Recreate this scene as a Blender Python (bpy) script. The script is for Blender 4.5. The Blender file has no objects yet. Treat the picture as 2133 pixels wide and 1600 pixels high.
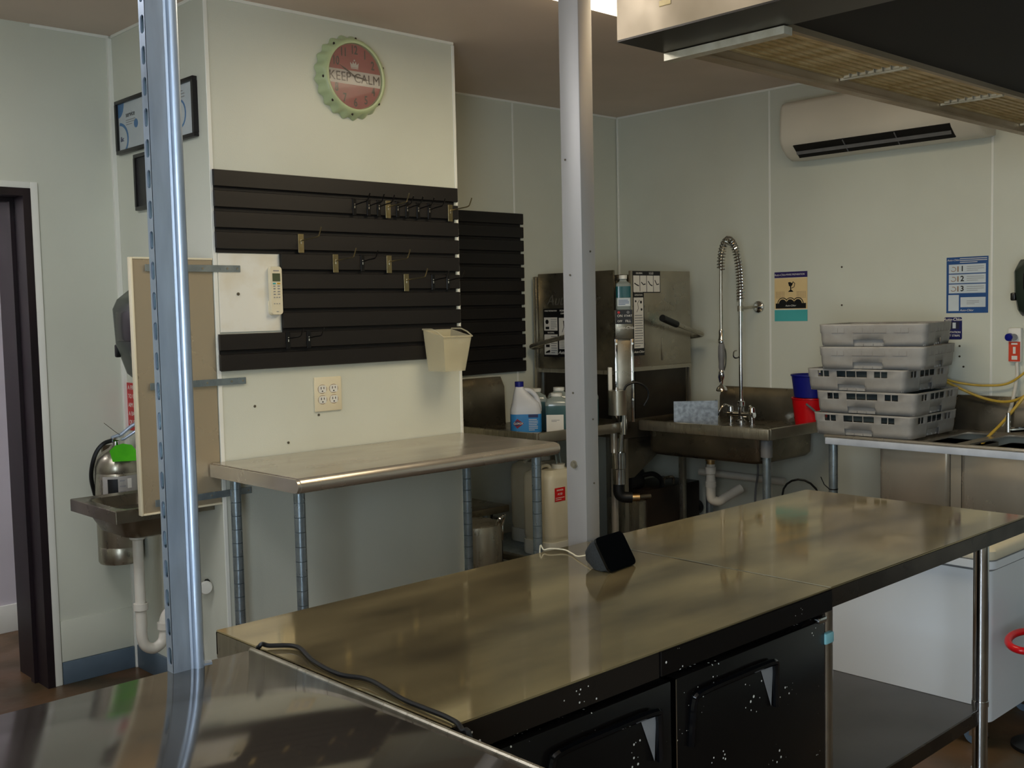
import bpy, bmesh, math, random
from mathutils import Vector, Matrix
random.seed(7)
scn = bpy.context.scene
COL = scn.collection
PI = math.pi

# ------------------------------------------------------------------ camera
CAMZ = 1.5117
fw = Vector((0.68398854, 0.72630284, -0.06814594))
rt = Vector((0.72679632, -0.6865049, -0.02186638))
up = Vector((0.06266414, 0.03457187, 0.99743571))
cd = bpy.data.cameras.new('camera'); cam = bpy.data.objects.new('camera', cd); COL.objects.link(cam)
cd.sensor_width = 36.0; cd.lens = 2252.66 / 2133.0 * 36.0; cd.clip_start = 0.05; cd.clip_end = 60
m = Matrix.Identity(4)
for i in range(3):
    m[i][0] = rt[i]; m[i][1] = up[i]; m[i][2] = -fw[i]
m[2][3] = CAMZ
cam.matrix_world = m
scn.camera = cam

# ------------------------------------------------------------------ world, daylight, exposure
scn.view_settings.view_transform = 'Standard'
scn.view_settings.look = 'None'
scn.view_settings.gamma = 1.0
scn.view_settings.use_curve_mapping = False
scn.view_settings.exposure = 0.60
w = bpy.data.worlds.new('world'); scn.world = w; w.use_nodes = True
bg = w.node_tree.nodes['Background']; bg.inputs[0].default_value = (0.60, 0.78, 1.0, 1); bg.inputs[1].default_value = 1.0
def area(name, loc, rot, sx, sy, power, col):
    l = bpy.data.lights.new(name, 'AREA'); l.shape = 'RECTANGLE'; l.size = sx; l.size_y = sy
    l.energy = power; l.color = col
    o = bpy.data.objects.new(name, l); COL.objects.link(o); o.location = loc; o.rotation_euler = rot
    return o
# daylight coming in through the window in the wall on the left
area('window_daylight', (-1.62, -0.75, 1.35), (0, -PI / 2 - 0.12, 0), 2.0, 1.7, 122, (0.74, 0.87, 1.0))
LAMP = 6.2          # ceiling fluorescent fixtures
LAMP_COL = (1.0, 0.85, 0.60)

# ------------------------------------------------------------------ key planes of the room
YW, YB, XL, XC, XR, ZC = 3.6935, 4.504, 1.967, 3.165, 5.188, 2.694
XW, YN = -1.4, -2.6      # wall with the window, wall behind the camera

# ------------------------------------------------------------------ materials
def lin(c):
    return tuple(((v / 255) / 12.92 if v / 255 <= 0.04045 else (((v / 255) + 0.055) / 1.055) ** 2.4) for v in c)
MATS = {}
def M(name, col, rough=0.5, metal=0.0, col2=None, vs=6.0, stretch=(1, 1, 1), lo=0.35, hi=0.65, rvar=0.0, rs=None,
      bump=0.0, bs=120.0, trans=0.0, ior=1.45, spec=None, coat=0.0, detail=4.0, emit=None, es=0.0, aniso=0.0):
    mt = bpy.data.materials.new(name); mt.use_nodes = True; nt = mt.node_tree; n = nt.nodes; L = nt.links
    b = n['Principled BSDF']
    b.inputs['Base Color'].default_value = (*lin(col), 1); b.inputs['Roughness'].default_value = rough
    b.inputs['Metallic'].default_value = metal
    b.inputs['Transmission Weight'].default_value = trans; b.inputs['IOR'].default_value = ior
    if spec is not None: b.inputs['Specular IOR Level'].default_value = spec
    if coat: b.inputs['Coat Weight'].default_value = coat; b.inputs['Coat Roughness'].default_value = 0.1
    if emit: b.inputs['Emission Color'].default_value = (*emit, 1); b.inputs['Emission Strength'].default_value = es
    tc = n.new('ShaderNodeTexCoord'); mp = n.new('ShaderNodeMapping'); mp.inputs['Scale'].default_value = stretch
    L.new(tc.outputs['Object'], mp.inputs['Vector'])
    if col2 is not None:
        no = n.new('ShaderNodeTexNoise'); no.inputs['Scale'].default_value = vs; no.inputs['Detail'].default_value = detail
        L.new(mp.outputs[0], no.inputs['Vector'])
        cr = n.new('ShaderNodeValToRGB'); cr.color_ramp.elements[0].position = lo; cr.color_ramp.elements[1].position = hi
        cr.color_ramp.elements[0].color = (*lin(col), 1); cr.color_ramp.elements[1].color = (*lin(col2), 1)
        L.new(no.outputs['Fac'], cr.inputs[0]); L.new(cr.outputs[0], b.inputs['Base Color'])
    if rvar:
        n2 = n.new('ShaderNodeTexNoise'); n2.inputs['Scale'].default_value = rs or vs; n2.inputs['Detail'].default_value = 5
        L.new(mp.outputs[0], n2.inputs['Vector'])
        mr = n.new('ShaderNodeMapRange'); mr.inputs['From Min'].default_value = 0.3; mr.inputs['From Max'].default_value = 0.7
        mr.inputs['To Min'].default_value = max(0.02, rough - rvar); mr.inputs['To Max'].default_value = rough + rvar
        L.new(n2.outputs['Fac'], mr.inputs[0]); L.new(mr.outputs[0], b.inputs['Roughness'])
    if bump:
        n3 = n.new('ShaderNodeTexNoise'); n3.inputs['Scale'].default_value = bs; n3.inputs['Detail'].default_value = 3
        L.new(mp.outputs[0] if stretch != (1, 1, 1) else tc.outputs['Object'], n3.inputs['Vector'])
        bp = n.new('ShaderNodeBump'); bp.inputs['Strength'].default_value = bump; bp.inputs['Distance'].default_value = 0.004
        L.new(n3.outputs['Fac'], bp.inputs['Height']); L.new(bp.outputs[0], b.inputs['Normal'])
    MATS[name] = mt
    return mt

def plain_mix(name, col, alpha, rough=0.3):
    """milky plastic or glass: part transparent, part principled"""
    mt = M(name, col, rough); nt = mt.node_tree; n = nt.nodes; L = nt.links
    tr = n.new('ShaderNodeBsdfTransparent'); mx = n.new('ShaderNodeMixShader'); mx.inputs[0].default_value = alpha
    out = [x for x in n if x.type == 'OUTPUT_MATERIAL'][0]
    L.new(tr.outputs[0], mx.inputs[1]); L.new(n['Principled BSDF'].outputs[0], mx.inputs[2]); L.new(mx.outputs[0], out.inputs[0])
    return mt

wall_m = M('white_wall_panel', (217, 219, 204), 0.34, col2=(207, 209, 194), vs=1.2, bump=0.10, bs=260)
ceil_m = M('painted_ceiling', (226, 206, 190), 0.62, col2=(216, 198, 182), vs=1.6, bump=0.12, bs=180)
trim_m = M('white_plastic_trim', (238, 238, 228), 0.3)
floor_m = M('stained_concrete', (104, 74, 46), 0.38, col2=(56, 52, 34), vs=3.2, lo=0.3, hi=0.72, rvar=0.14, rs=5, bump=0.15, bs=40, detail=8)
base_m = M('grey_rubber_base', (92, 108, 122), 0.45, col2=(82, 97, 110), vs=5)
jamb_m = M('dark_brown_paint', (30, 18, 24), 0.45, col2=(20, 12, 17), vs=14, stretch=(1, 1, 0.2))
corr_m = M('corridor_paint', (206, 200, 206), 0.6, col2=(198, 192, 198), vs=2)
steel = M('brushed_stainless', (178, 172, 156), 0.32, 0.85, col2=(160, 154, 138), vs=5, stretch=(1, 9, 1), rvar=0.08, rs=9, bump=0.03, bs=90)
steel_top = M('worn_stainless_top', (178, 161, 118), 0.085, 0.66, col2=(106, 95, 71), vs=3.2, stretch=(0.7, 2.0, 1), lo=0.32, hi=0.68, rvar=0.06, rs=3.2, detail=7, bump=0.006, bs=4)
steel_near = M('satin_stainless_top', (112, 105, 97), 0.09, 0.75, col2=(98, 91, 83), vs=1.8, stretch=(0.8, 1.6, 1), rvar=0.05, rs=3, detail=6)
steel_dark = M('dark_stainless', (136, 128, 112), 0.30, 0.88, col2=(112, 106, 92), vs=6, rvar=0.08, rs=10)
steel_table = M('polished_table_steel', (200, 192, 178), 0.24, 0.7, col2=(188, 180, 166), vs=3, stretch=(0.8, 2, 1), rvar=0.05, rs=4)
chrome = M('chrome', (214, 214, 212), 0.09, 1.0, col2=(196, 196, 196), vs=20)
galv = M('galvanised_steel', (190, 204, 222), 0.38, 0.72, col2=(160, 174, 194), vs=22, stretch=(1, 1, 0.18), lo=0.3, hi=0.7, rvar=0.1, rs=60, bump=0.05, bs=140)
galv_leg = M('galvanised_leg', (156, 168, 174), 0.34, 0.78, col2=(140, 152, 158), vs=30, rvar=0.08, rs=60)
galv_plate = M('spangled_galvanised', (178, 184, 192), 0.42, 1.0, col2=(140, 146, 152), vs=45, rvar=0.1, rs=60)
post_m = M('post_stainless', (176, 173, 169), 0.45, 0.45, col2=(168, 165, 161), vs=10, stretch=(1, 1, 0.2))
slat_m = M('black_brown_slat_plastic', (25, 21, 19), 0.5, col2=(20, 17, 16), vs=9, stretch=(0.3, 1, 3), bump=0.04, bs=70)
slat_back = M('black_groove_plastic', (20, 17, 16), 0.6, col2=(15, 13, 12), vs=9)
blackp = M('black_plastic', (18, 18, 19), 0.35, col2=(13, 13, 14), vs=20)
black_gloss = M('black_gloss', (8, 9, 12), 0.06, col2=(6, 7, 9), vs=10)
rubber = M('black_rubber', (16, 18, 19), 0.45, col2=(12, 13, 14), vs=30)
greyp = M('grey_plastic', (118, 118, 118), 0.45, col2=(108, 108, 108), vs=20)
whitep = M('white_plastic', (232, 230, 220), 0.35, col2=(224, 222, 212), vs=6)
creamp = M('cream_plastic', (232, 222, 192), 0.35, col2=(224, 214, 184), vs=6)
pvc = M('white_pvc', (220, 215, 202), 0.35, col2=(210, 204, 190), vs=9)
wall_patch_m = M('stained_bright_wall', (236, 234, 222), 0.3, col2=(222, 212, 186), vs=7, lo=0.5, hi=0.78)
sheet_m = M('tan_brushed_sheet', (190, 174, 146), 0.26, 0.45, col2=(182, 166, 138), vs=1.5, rvar=0.05, rs=3)
rack_m = M('grey_rack_plastic', (160, 159, 156), 0.5, col2=(142, 139, 133), vs=9, detail=6, bump=0.05, bs=60)
freezer_m = M('white_enamel', (222, 226, 228), 0.22, col2=(214, 218, 220), vs=2)
lid_m = M('aged_white_lid', (222, 212, 186), 0.35, col2=(208, 198, 170), vs=4)
ac_m = M('ivory_ac_plastic', (224, 218, 202), 0.32, col2=(214, 208, 192), vs=2)
hood_black = M('sooty_black', (9, 9, 11), 0.7, col2=(6, 6, 7), vs=3)
hood_steel = M('aged_hood_steel', (190, 172, 146), 0.46, 0.7, col2=(168, 150, 122), vs=3, rvar=0.1, rs=6, bump=0.02, bs=20)
grease = M('greasy_filter_steel', (226, 200, 146), 0.45, 0.3, col2=(186, 154, 96), vs=12, rvar=0.1, rs=20)
filt_end = M('bright_filter_steel', (226, 218, 196), 0.4, 0.6, col2=(206, 196, 170), vs=30)
capgreen = M('mint_enamel', (190, 204, 158), 0.28, col2=(180, 194, 148), vs=12)
red_face = M('faded_red_print', (180, 72, 76), 0.4, col2=(164, 62, 64), vs=12)
white_print = M('white_print', (232, 228, 218), 0.45, col2=(226, 222, 212), vs=12)
black_print = M('black_print', (16, 16, 18), 0.45, col2=(13, 13, 15), vs=12)
grey_print = M('grey_print', (150, 150, 150), 0.5, col2=(140, 140, 140), vs=40)
navy_print = M('navy_print', (30, 34, 96), 0.4, col2=(26, 30, 84), vs=12)
purple_print = M('purple_print', (52, 40, 98), 0.4, col2=(46, 36, 90), vs=12)
blue_print = M('blue_print', (38, 84, 142), 0.4, col2=(34, 76, 132), vs=12)
sky_print = M('sky_blue_print', (72, 128, 180), 0.4, col2=(64, 118, 170), vs=12)
pale_print = M('pale_blue_print', (208, 216, 218), 0.4, col2=(198, 208, 212), vs=12)
cream_print = M('cream_print', (232, 206, 152), 0.45, col2=(226, 198, 144), vs=6)
teal_print = M('teal_print', (78, 178, 176), 0.45, col2=(72, 168, 166), vs=6)
brown_print = M('brown_print', (150, 118, 92), 0.5, col2=(140, 108, 84), vs=30)
red_sign = M('red_sign_plastic', (206, 34, 32), 0.35, col2=(190, 28, 28), vs=6)
orange_print = M('orange_red_label', (214, 72, 40), 0.4, col2=(204, 64, 36), vs=8)
blue_plastic = M('deep_blue_plastic', (16, 24, 128), 0.4, col2=(12, 20, 116), vs=6)
red_plastic = M('bright_red_plastic', (214, 14, 24), 0.3, col2=(200, 10, 20), vs=6)
lime_m = M('lime_green_tag', (84, 196, 24), 0.5, col2=(72, 180, 20), vs=14)
disp_m = M('smoke_green_plastic', (44, 54, 46), 0.25, col2=(36, 46, 38), vs=4)
disp_dark = M('smoke_dark_plastic', (26, 24, 28), 0.16, col2=(22, 20, 24), vs=4)
fridge_m = None
jug_m = M('cloudy_jug_plastic', (208, 202, 180), 0.4, col2=(198, 190, 164), vs=5)
jug_low = M('pale_jug_plastic', (214, 212, 200), 0.4, col2=(204, 202, 190), vs=5)
bleach_m = M('bleach_white_plastic', (214, 216, 220), 0.35, col2=(204, 206, 210), vs=6)
green_liquid = M('grey_green_liquid', (74, 104, 106), 0.18, col2=(66, 96, 98), vs=4, coat=0.4)
clear_bottle = M('cloudy_bottle', (140, 150, 146), 0.2, col2=(130, 140, 136), vs=6, coat=0.4)
teal_liquid = M('teal_liquid', (26, 92, 98), 0.15, col2=(22, 84, 90), vs=6, coat=0.4)
hose_yellow = M('yellow_hose', (206, 172, 70), 0.35, col2=(190, 156, 56), vs=16)
bin_m = plain_mix('milky_bin_plastic', (220, 212, 180), 0.42, 0.3)
glass_m = plain_mix('glare_hazed_glass', (176, 160, 146), 0.20, 0.03)  # pale colour mixed in as the haze of glare
frame_glass = plain_mix('picture_glass', (150, 150, 150), 0.05, 0.03)
tealtab = M('pale_teal_plastic', (120, 172, 178), 0.4, col2=(110, 162, 168), vs=12)
brass = M('brass', (190, 168, 132), 0.4, 1.0, col2=(170, 134, 82), vs=20)
screen_m = M('green_lcd', (84, 92, 66), 0.15, col2=(78, 86, 60), vs=14)
lamp_m = M('lit_diffuser', (255, 250, 235), 0.5, emit=LAMP_COL, es=LAMP)
lamp_n = M('fill_neutral_diffuser', (255, 250, 245), 0.5, emit=(0.97, 0.97, 1.0), es=LAMP * 1.15)
lamp_dim = M('fill_dim_diffuser', (255, 250, 245), 0.5, emit=(1.0, 0.95, 0.86), es=LAMP * 0.4)
edge_dark = M('reflected_dark_edge', (58, 47, 36), 0.28, 0.6, col2=(40, 32, 24), vs=8, rvar=0.08)  # dark surroundings mirrored in the edges, put into the colour
corr_lamp = M('lit_corridor_diffuser', (255, 250, 250), 0.5, emit=(0.95, 0.93, 1.0), es=38.0)
tile_frame = M('black_frame_wood', (26, 24, 24), 0.35, col2=(20, 18, 18), vs=20)

def speckled(name, col, rough, dens, lo_z=None):
    """dark glossy enamel with a scatter of pale dried splashes"""
    mt = M(name, col, rough, spec=0.25); nt = mt.node_tree; n = nt.nodes; L = nt.links; b = n['Principled BSDF']
    tc = n.new('ShaderNodeTexCoord'); vo = n.new('ShaderNodeTexVoronoi'); vo.inputs['Scale'].default_value = 75
    L.new(tc.outputs['Object'], vo.inputs['Vector'])
    no = n.new('ShaderNodeTexNoise'); no.inputs['Scale'].default_value = 9; no.inputs['Detail'].default_value = 3; L.new(tc.outputs['Object'], no.inputs['Vector'])
    mr = n.new('ShaderNodeMapRange'); mr.inputs['From Min'].default_value = 0.5; mr.inputs['From Max'].default_value = 0.75
    mr.inputs['To Min'].default_value = 0.0; mr.inputs['To Max'].default_value = dens
    L.new(no.outputs['Fac'], mr.inputs[0])
    lt = n.new('ShaderNodeMath'); lt.operation = 'LESS_THAN'; L.new(vo.outputs['Distance'], lt.inputs[0]); L.new(mr.outputs[0], lt.inputs[1])
    mx = n.new('ShaderNodeMix'); mx.data_type = 'RGBA'; mx.inputs[6].default_value = (*lin(col), 1); mx.inputs[7].default_value = (*lin((200, 198, 188)), 1)
    L.new(lt.outputs[0], mx.inputs[0]); L.new(mx.outputs[2], b.inputs['Base Color'])
    return mt
fridge_m = speckled('splashed_black_enamel', (14, 12, 11), 0.22, 0.26)
band_m = speckled('splashed_dark_steel', (30, 26, 22), 0.25, 0.34)

# ------------------------------------------------------------------ mesh helpers
class G:
    def __init__(s): s.bm = bmesh.new()
    def _merge(s, t):
        me = bpy.data.meshes.new('tmp'); t.to_mesh(me); t.free(); s.bm.from_mesh(me); bpy.data.meshes.remove(me); return s
    def box(s, x0, x1, y0, y1, z0, z1, bev=0.0, seg=2):
        t = bmesh.new(); bmesh.ops.create_cube(t, size=1)
        for v in t.verts:
            v.co = ((x0 + x1) / 2 + v.co.x * (x1 - x0), (y0 + y1) / 2 + v.co.y * (y1 - y0), (z0 + z1) / 2 + v.co.z * (z1 - z0))
        if bev: bmesh.ops.bevel(t, geom=t.edges[:], offset=bev, segments=seg, affect='EDGES', profile=0.5)
        return s._merge(t)
    def obox(s, o, R, U, N, a0, a1, b0, b1, c0, c1, bev=0.0):
        """box in a local frame"""
        t = bmesh.new(); bmesh.ops.create_cube(t, size=1)
        for v in t.verts:
            a = (a0 + a1) / 2 + v.co.x * (a1 - a0); b = (b0 + b1) / 2 + v.co.y * (b1 - b0); c = (c0 + c1) / 2 + v.co.z * (c1 - c0)
            v.co = Vector(o) + Vector(R) * a + Vector(U) * b + Vector(N) * c
        bmesh.ops.recalc_face_normals(t, faces=t.faces[:])
        if bev: bmesh.ops.bevel(t, geom=t.edges[:], offset=bev, segments=2, affect='EDGES', profile=0.5)
        return s._merge(t)
    def rings(s, loops, cap=True, closed=False):
        b = s.bm; vs = [[b.verts.new(p) for p in lp] for lp in loops]; n = len(vs[0])
        rng = len(vs) if closed else len(vs) - 1
        for i in range(rng):
            A, B = vs[i], vs[(i + 1) % len(vs)]
            for j in range(n):
                b.faces.new((A[j], A[(j + 1) % n], B[(j + 1) % n], B[j]))
        if cap and not closed:
            b.faces.new(vs[0][::-1]); b.faces.new(vs[-1])
        return s
    def cyl(s, p0, p1, r, r2=None, n=20, cap=True):
        p0, p1 = Vector(p0), Vector(p1); d = (p1 - p0).normalized()
        a = d.orthogonal().normalized(); c = d.cross(a); r2 = r if r2 is None else r2
        f = lambda p, q: [p + (a * math.cos(2 * PI * i / n) + c * math.sin(2 * PI * i / n)) * q for i in range(n)]
        return s.rings([f(p0, r), f(p1, r2)], cap)
    def lathe(s, prof, o, axis=(0, 0, 1), n=28, cap=True):
        o = Vector(o); d = Vector(axis).normalized(); a = d.orthogonal().normalized(); c = d.cross(a)
        return s.rings([[o + d * h + (a * math.cos(2 * PI * i / n) + c * math.sin(2 * PI * i / n)) * max(r, 1e-4) for i in range(n)] for r, h in prof], cap)
    def tube(s, pts, r, n=10, closed=False):
        P = [Vector(p) for p in pts]; k = len(P); T = []
        for i in range(k):
            if closed: t = P[(i + 1) % k] - P[i - 1]
            else: t = P[min(i + 1, k - 1)] - P[max(i - 1, 0)]
            T.append(t.normalized())
        a = T[0].orthogonal().normalized(); loops = []
        for i in range(k):
            a = (a - T[i] * a.dot(T[i])).normalized(); c = T[i].cross(a)
            loops.append([P[i] + (a * math.cos(2 * PI * j / n) + c * math.sin(2 * PI * j / n)) * r for j in range(n)])
        return s.rings(loops, True, closed)
    def prism(s, poly, axis, a, b):
        f = {'x': lambda p, q: (q, p[0], p[1]), 'y': lambda p, q: (p[0], q, p[1]), 'z': lambda p, q: (p[0], p[1], q)}[axis]
        return s.rings([[f(p, a) for p in poly], [f(p, b) for p in poly]])
    def fprism(s, poly, o, R, U, N, c0, c1):
        o, R, U, N = Vector(o), Vector(R), Vector(U), Vector(N)
        return s.rings([[o + R * p[0] + U * p[1] + N * q for p in poly] for q in (c0, c1)])
    def ell(s, c, rx, ry, rz, n=16):
        t = bmesh.new(); bmesh.ops.create_uvsphere(t, u_segments=n, v_segments=n // 2, radius=1)
        for v in t.verts: v.co = (c[0] + v.co.x * rx, c[1] + v.co.y * ry, c[2] + v.co.z * rz)
        return s._merge(t)
    def mesh(s, name, mat, ang=32):
        bmesh.ops.recalc_face_normals(s.bm, faces=s.bm.faces[:])
        me = bpy.data.meshes.new(name); s.bm.to_mesh(me); s.bm.free()
        me.polygons.foreach_set('use_smooth', [True] * len(me.polygons)); me.set_sharp_from_angle(angle=math.radians(ang))
        me.materials.append(mat); return me
    def obj(s, name, mat, parent=None, ang=32, local=False):
        return place(name, s.mesh(name, mat, ang), parent, local)

def place(name, me, parent=None, local=False):
    o = bpy.data.objects.new(name, me); COL.objects.link(o)
    if parent is not None:
        o.parent = parent
        if not local and parent.type == 'EMPTY': o.matrix_parent_inverse = Matrix.Translation(-parent.location)
    return o
def thing(name, loc, label, cat, group=None):
    o = bpy.data.objects.new(name, None); COL.objects.link(o); o.location = loc; o.empty_display_size = 0.05
    return tag(o, label, cat, group)
def tag(o, label, cat, group=None):
    o['label'] = label; o['category'] = cat
    if group: o['group'] = group
    return o
def struct(name, g, mat, label=None):
    o = g.obj(name, mat); o['kind'] = 'structure'
    if label: o['label'] = label
    return o
def arc(cx, cy, r, a0, a1, n):
    return [(cx + r * math.cos(a0 + (a1 - a0) * i / n), cy + r * math.sin(a0 + (a1 - a0) * i / n)) for i in range(n + 1)]
def rrect(x0, x1, y0, y1, r, n=5):
    return (arc(x1 - r, y1 - r, r, 0, PI / 2, n) + arc(x0 + r, y1 - r, r, PI / 2, PI, n) +
            arc(x0 + r, y0 + r, r, PI, 1.5 * PI, n) + arc(x1 - r, y0 + r, r, 1.5 * PI, 2 * PI, n))
def thick(pts, t):
    """open 2D polyline given a thickness: closed outline"""
    out, inn = [], []
    for i, p in enumerate(pts):
        a = Vector(pts[max(i - 1, 0)]); b = Vector(pts[min(i + 1, len(pts) - 1)]); d = (b - a).normalized()
        inn.append((p[0] - d.y * t, p[1] + d.x * t)); out.append(tuple(p))
    return out + inn[::-1]
def smooth_path(pts, k=6):
    P = [Vector(p) for p in pts]; P = [P[0] * 2 - P[1]] + P + [P[-1] * 2 - P[-2]]; r = []
    for i in range(1, len(P) - 2):
        for j in range(k):
            t = j / k; a, b, c, d = P[i - 1], P[i], P[i + 1], P[i + 2]
            r.append(0.5 * ((2 * b) + (c - a) * t + (2 * a - 5 * b + 4 * c - d) * t * t + (3 * b - a - 3 * c + d) * t ** 3))
    r.append(P[-2]); return r
def text_mesh(body, size, bold=0.0, shear=0.0, align='CENTER'):
    cu = bpy.data.curves.new('txt', 'FONT'); cu.body = body; cu.size = size; cu.align_x = align; cu.align_y = 'CENTER'
    cu.offset = bold; cu.shear = shear; cu.extrude = 0.0003; cu.resolution_u = 3
    ob = bpy.data.objects.new('txt', cu); COL.objects.link(ob)
    dg = bpy.context.evaluated_depsgraph_get(); me = bpy.data.meshes.new_from_object(ob.evaluated_get(dg))
    bpy.data.objects.remove(ob); bpy.data.curves.remove(cu); return me
class Sheet:
    """flat print in a frame (o, right, up, normal): rectangles, polygons and lettering, one mesh for each ink"""
    def __init__(s, o, R, U, N): s.o, s.R, s.U, s.N = Vector(o), Vector(R), Vector(U), Vector(N); s.g = {}; s.t = []
    def _g(s, m): return s.g.setdefault(m.name, (G(), m))[0]
    def rect(s, x0, x1, y0, y1, m, c=0.0008, c0=0.0): s._g(m).obox(s.o, s.R, s.U, s.N, x0, x1, y0, y1, c0, c); return s
    def poly(s, p, m, c=0.0008): s._g(m).fprism(p, s.o, s.R, s.U, s.N, 0, c); return s
    def disc(s, x, y, r, m, c=0.0008, n=20): return s.poly(arc(x, y, r, 0, 2 * PI * (n - 1) / n, n - 1), m, c)
    def band(s, pts, w, m, c=0.0010): return s.poly(thick(pts, w), m, c)
    def text(s, body, x, y, size, m, c=0.0012, bold=0.0, shear=0.0, align='CENTER', sx=1.0):
        me = text_mesh(body, size, bold, shear, align)
        for v in me.vertices: v.co = s.o + s.R * (x + v.co.x * sx) + s.U * (y + v.co.y) + s.N * (c + v.co.z)
        s.t.append((me, m)); return s
    def lines(s, x0, x1, y0, y1, n, m, fill=0.4, c=0.0011):
        h = (y1 - y0) / n
        for i in range(n):
            e = x0 + (x1 - x0) * (1.0 if i % 3 else 0.9) * (0.72 if i == 0 else 1)
            s.rect(x0, e, y0 + h * i + h * (1 - fill) / 2, y0 + h * (i + 1) - h * (1 - fill) / 2, m, c)
        return s
    def done(s, parent, name='printed_area'):
        for g, m in s.g.values(): g.obj(name, m, parent, 20)
        for me, m in s.t:
            me.materials.clear(); me.materials.append(m); place('lettering', me, parent)
FX = ((0, -1, 0), (0, 0, 1), (-1, 0, 0))     # frame of a face that looks towards -x
FY = ((1, 0, 0), (0, 0, 1), (0, -1, 0))      # frame of a face that looks towards -y

# ================================================================== THE SETTING
struct('floor', G().box(XW - 0.3, XR + 0.3, YN - 0.2, 6.2, -0.06, 0.0), floor_m)
struct('ceiling', G().box(XW - 0.3, XR + 0.3, YN - 0.2, YB + 0.3, ZC, ZC + 0.06), ceil_m)
DX0, DX1, DZ, YJ = 0.72, 1.607, 2.04, YB + 0.30       # doorway
g = G().box(XW - 0.1, DX0, YB, YJ, 0, ZC).box(DX1, XR + 0.1, YB, YJ, 0, ZC).box(DX0, DX1, YB, YJ, DZ, ZC)
struct('wall_back', g, wall_m)
struct('wall_column', G().box(XL, XC, YW, YB, 0, ZC), wall_m)
struct('wall_right', G().box(XR, XR + 0.12, YN - 0.1, YB, 0, ZC), wall_m)
struct('wall_near', G().box(XW - 0.1, XR, YN - 0.12, YN, 0, ZC), wall_m)
WA, WB, WC, WD = -1.60, 0.10, 0.30, 2.37
g = G().box(XW - 0.12, XW, YN, WA, 0, ZC).box(XW - 0.12, XW, WB, YB, 0, ZC).box(XW - 0.12, XW, WA, WB, 0, WC).box(XW - 0.12, XW, WA, WB, WD, ZC)
struct('wall_left', g, wall_m)
wn = struct('window_1', G().box(XW - 0.09, XW - 0.03, WA, WA + 0.05, WC, WD).box(XW - 0.09, XW - 0.03, WB - 0.05, WB, WC, WD)
            .box(XW - 0.09, XW - 0.03, WA + 0.05, WB - 0.05, WC, WC + 0.05).box(XW - 0.09, XW - 0.03, WA + 0.05, WB - 0.05, WD - 0.05, WD).box(XW - 0.08, XW - 0.04, -0.77, -0.73, WC + 0.05, WD - 0.05), trim_m)
G().box(XW - 0.064, XW - 0.06, WA + 0.05, -0.77, WC + 0.05, WD - 0.05).obj('pane', glass_m, wn)
G().box(XW - 0.064, XW - 0.06, -0.73, WB - 0.05, WC + 0.05, WD - 0.05).obj('pane', glass_m, wn)
# corridor behind the doorway
struct('wall_corridor', G().box(-0.2, 2.6, 5.476, 5.58, 0, ZC).box(2.5, 2.6, YJ, 5.476, 0, ZC).box(-0.3, -0.2, YJ, 5.58, 0, ZC), corr_m)
struct('ceiling_corridor', G().box(-0.3, 2.6, YJ, 5.58, 2.5, 2.56), ceil_m)
struct('baseboard_corridor', G().box(-0.2, 2.5, 5.462, 5.476, 0, 0.135, 0.003), trim_m)
# doorway lining
d = struct('door_1', G().box(DX1 - 0.03, DX1, YB - 0.012, YJ + 0.012, 0, DZ).box(DX0, DX0 + 0.03, YB - 0.012, YJ + 0.012, 0, DZ)
           .box(DX0 + 0.03, DX1 - 0.03, YB - 0.012, YJ + 0.012, DZ - 0.03, DZ), jamb_m)
G().box(DX1 - 0.045, DX1 - 0.03, YB + 0.10, YB + 0.14, 0, DZ - 0.03).box(DX0 + 0.03, DX1 - 0.045, YB + 0.10, YB + 0.14, DZ - 0.045, DZ - 0.03).obj('door_stop', jamb_m, d)
struct('trim_1', G().box(DX1, DX1 + 0.03, YB - 0.010, YB, 0, DZ + 0.026, 0.002).box(DX0 - 0.03, DX1, YB - 0.010, YB, DZ, DZ + 0.026, 0.002), trim_m)
# panel joints, corner and ceiling trims
def trim(n, *b): struct('trim_%d' % n, G().box(*b, 0.0012, 1), trim_m)
trim(2, XL + 0.0, XC, YW - 0.005, YW, ZC - 0.012, ZC)
trim(3, XL, XL + 0.016, YW - 0.004, YW, 0, ZC - 0.013)
trim(4, XC - 0.010, XC + 0.004, YW - 0.004, YW + 0.014, 0, ZC - 0.013)
trim(5, DX1 + 0.033, XL - 0.006, YB - 0.005, YB, ZC - 0.012, ZC)
trim(6, XL - 0.018, XL, YB - 0.018, YB, 0, ZC - 0.013)
trim(7, XL - 0.005, XL, YW + 0.0, YB - 0.02, ZC - 0.012, ZC)
trim(8, XC + 0.02, XR - 0.005, YB - 0.005, YB, ZC - 0.012, ZC)
trim(9, 4.283, 4.295, YB - 0.0035, YB, 0.0, ZC - 0.013)
trim(10, XR - 0.005, XR, 0.0, YB - 0.006, ZC - 0.012, ZC)
trim(11, XR - 0.0035, XR, 3.392, 3.404, 0.0, ZC - 0.013)
trim(12, XR - 0.0035, XR, 2.172, 2.184, 0.0, ZC - 0.013)
trim(13, XR - 0.014, XR, YB - 0.014, YB - 0.006, 0.0, ZC - 0.013)
struct('trim_14', G().box(DX1 + 0.034, XL - 0.019, YB - 0.006, YB, 0.095, 0.266, 0.001), wall_m)
struct('baseboard_back', G().box(DX1 + 0.034, XL - 0.019, YB - 0.012, YB, 0.0, 0.093, 0.002), base_m)
struct('baseboard_column', G().box(XL - 0.012, XL, YW + 0.02, YB - 0.02, 0.0, 0.10, 0.002), base_m)
struct('baseboard_right', G().box(XR - 0.010, XR, YN, YB - 0.02, 0.0, 0.10, 0.002), base_m)
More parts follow.
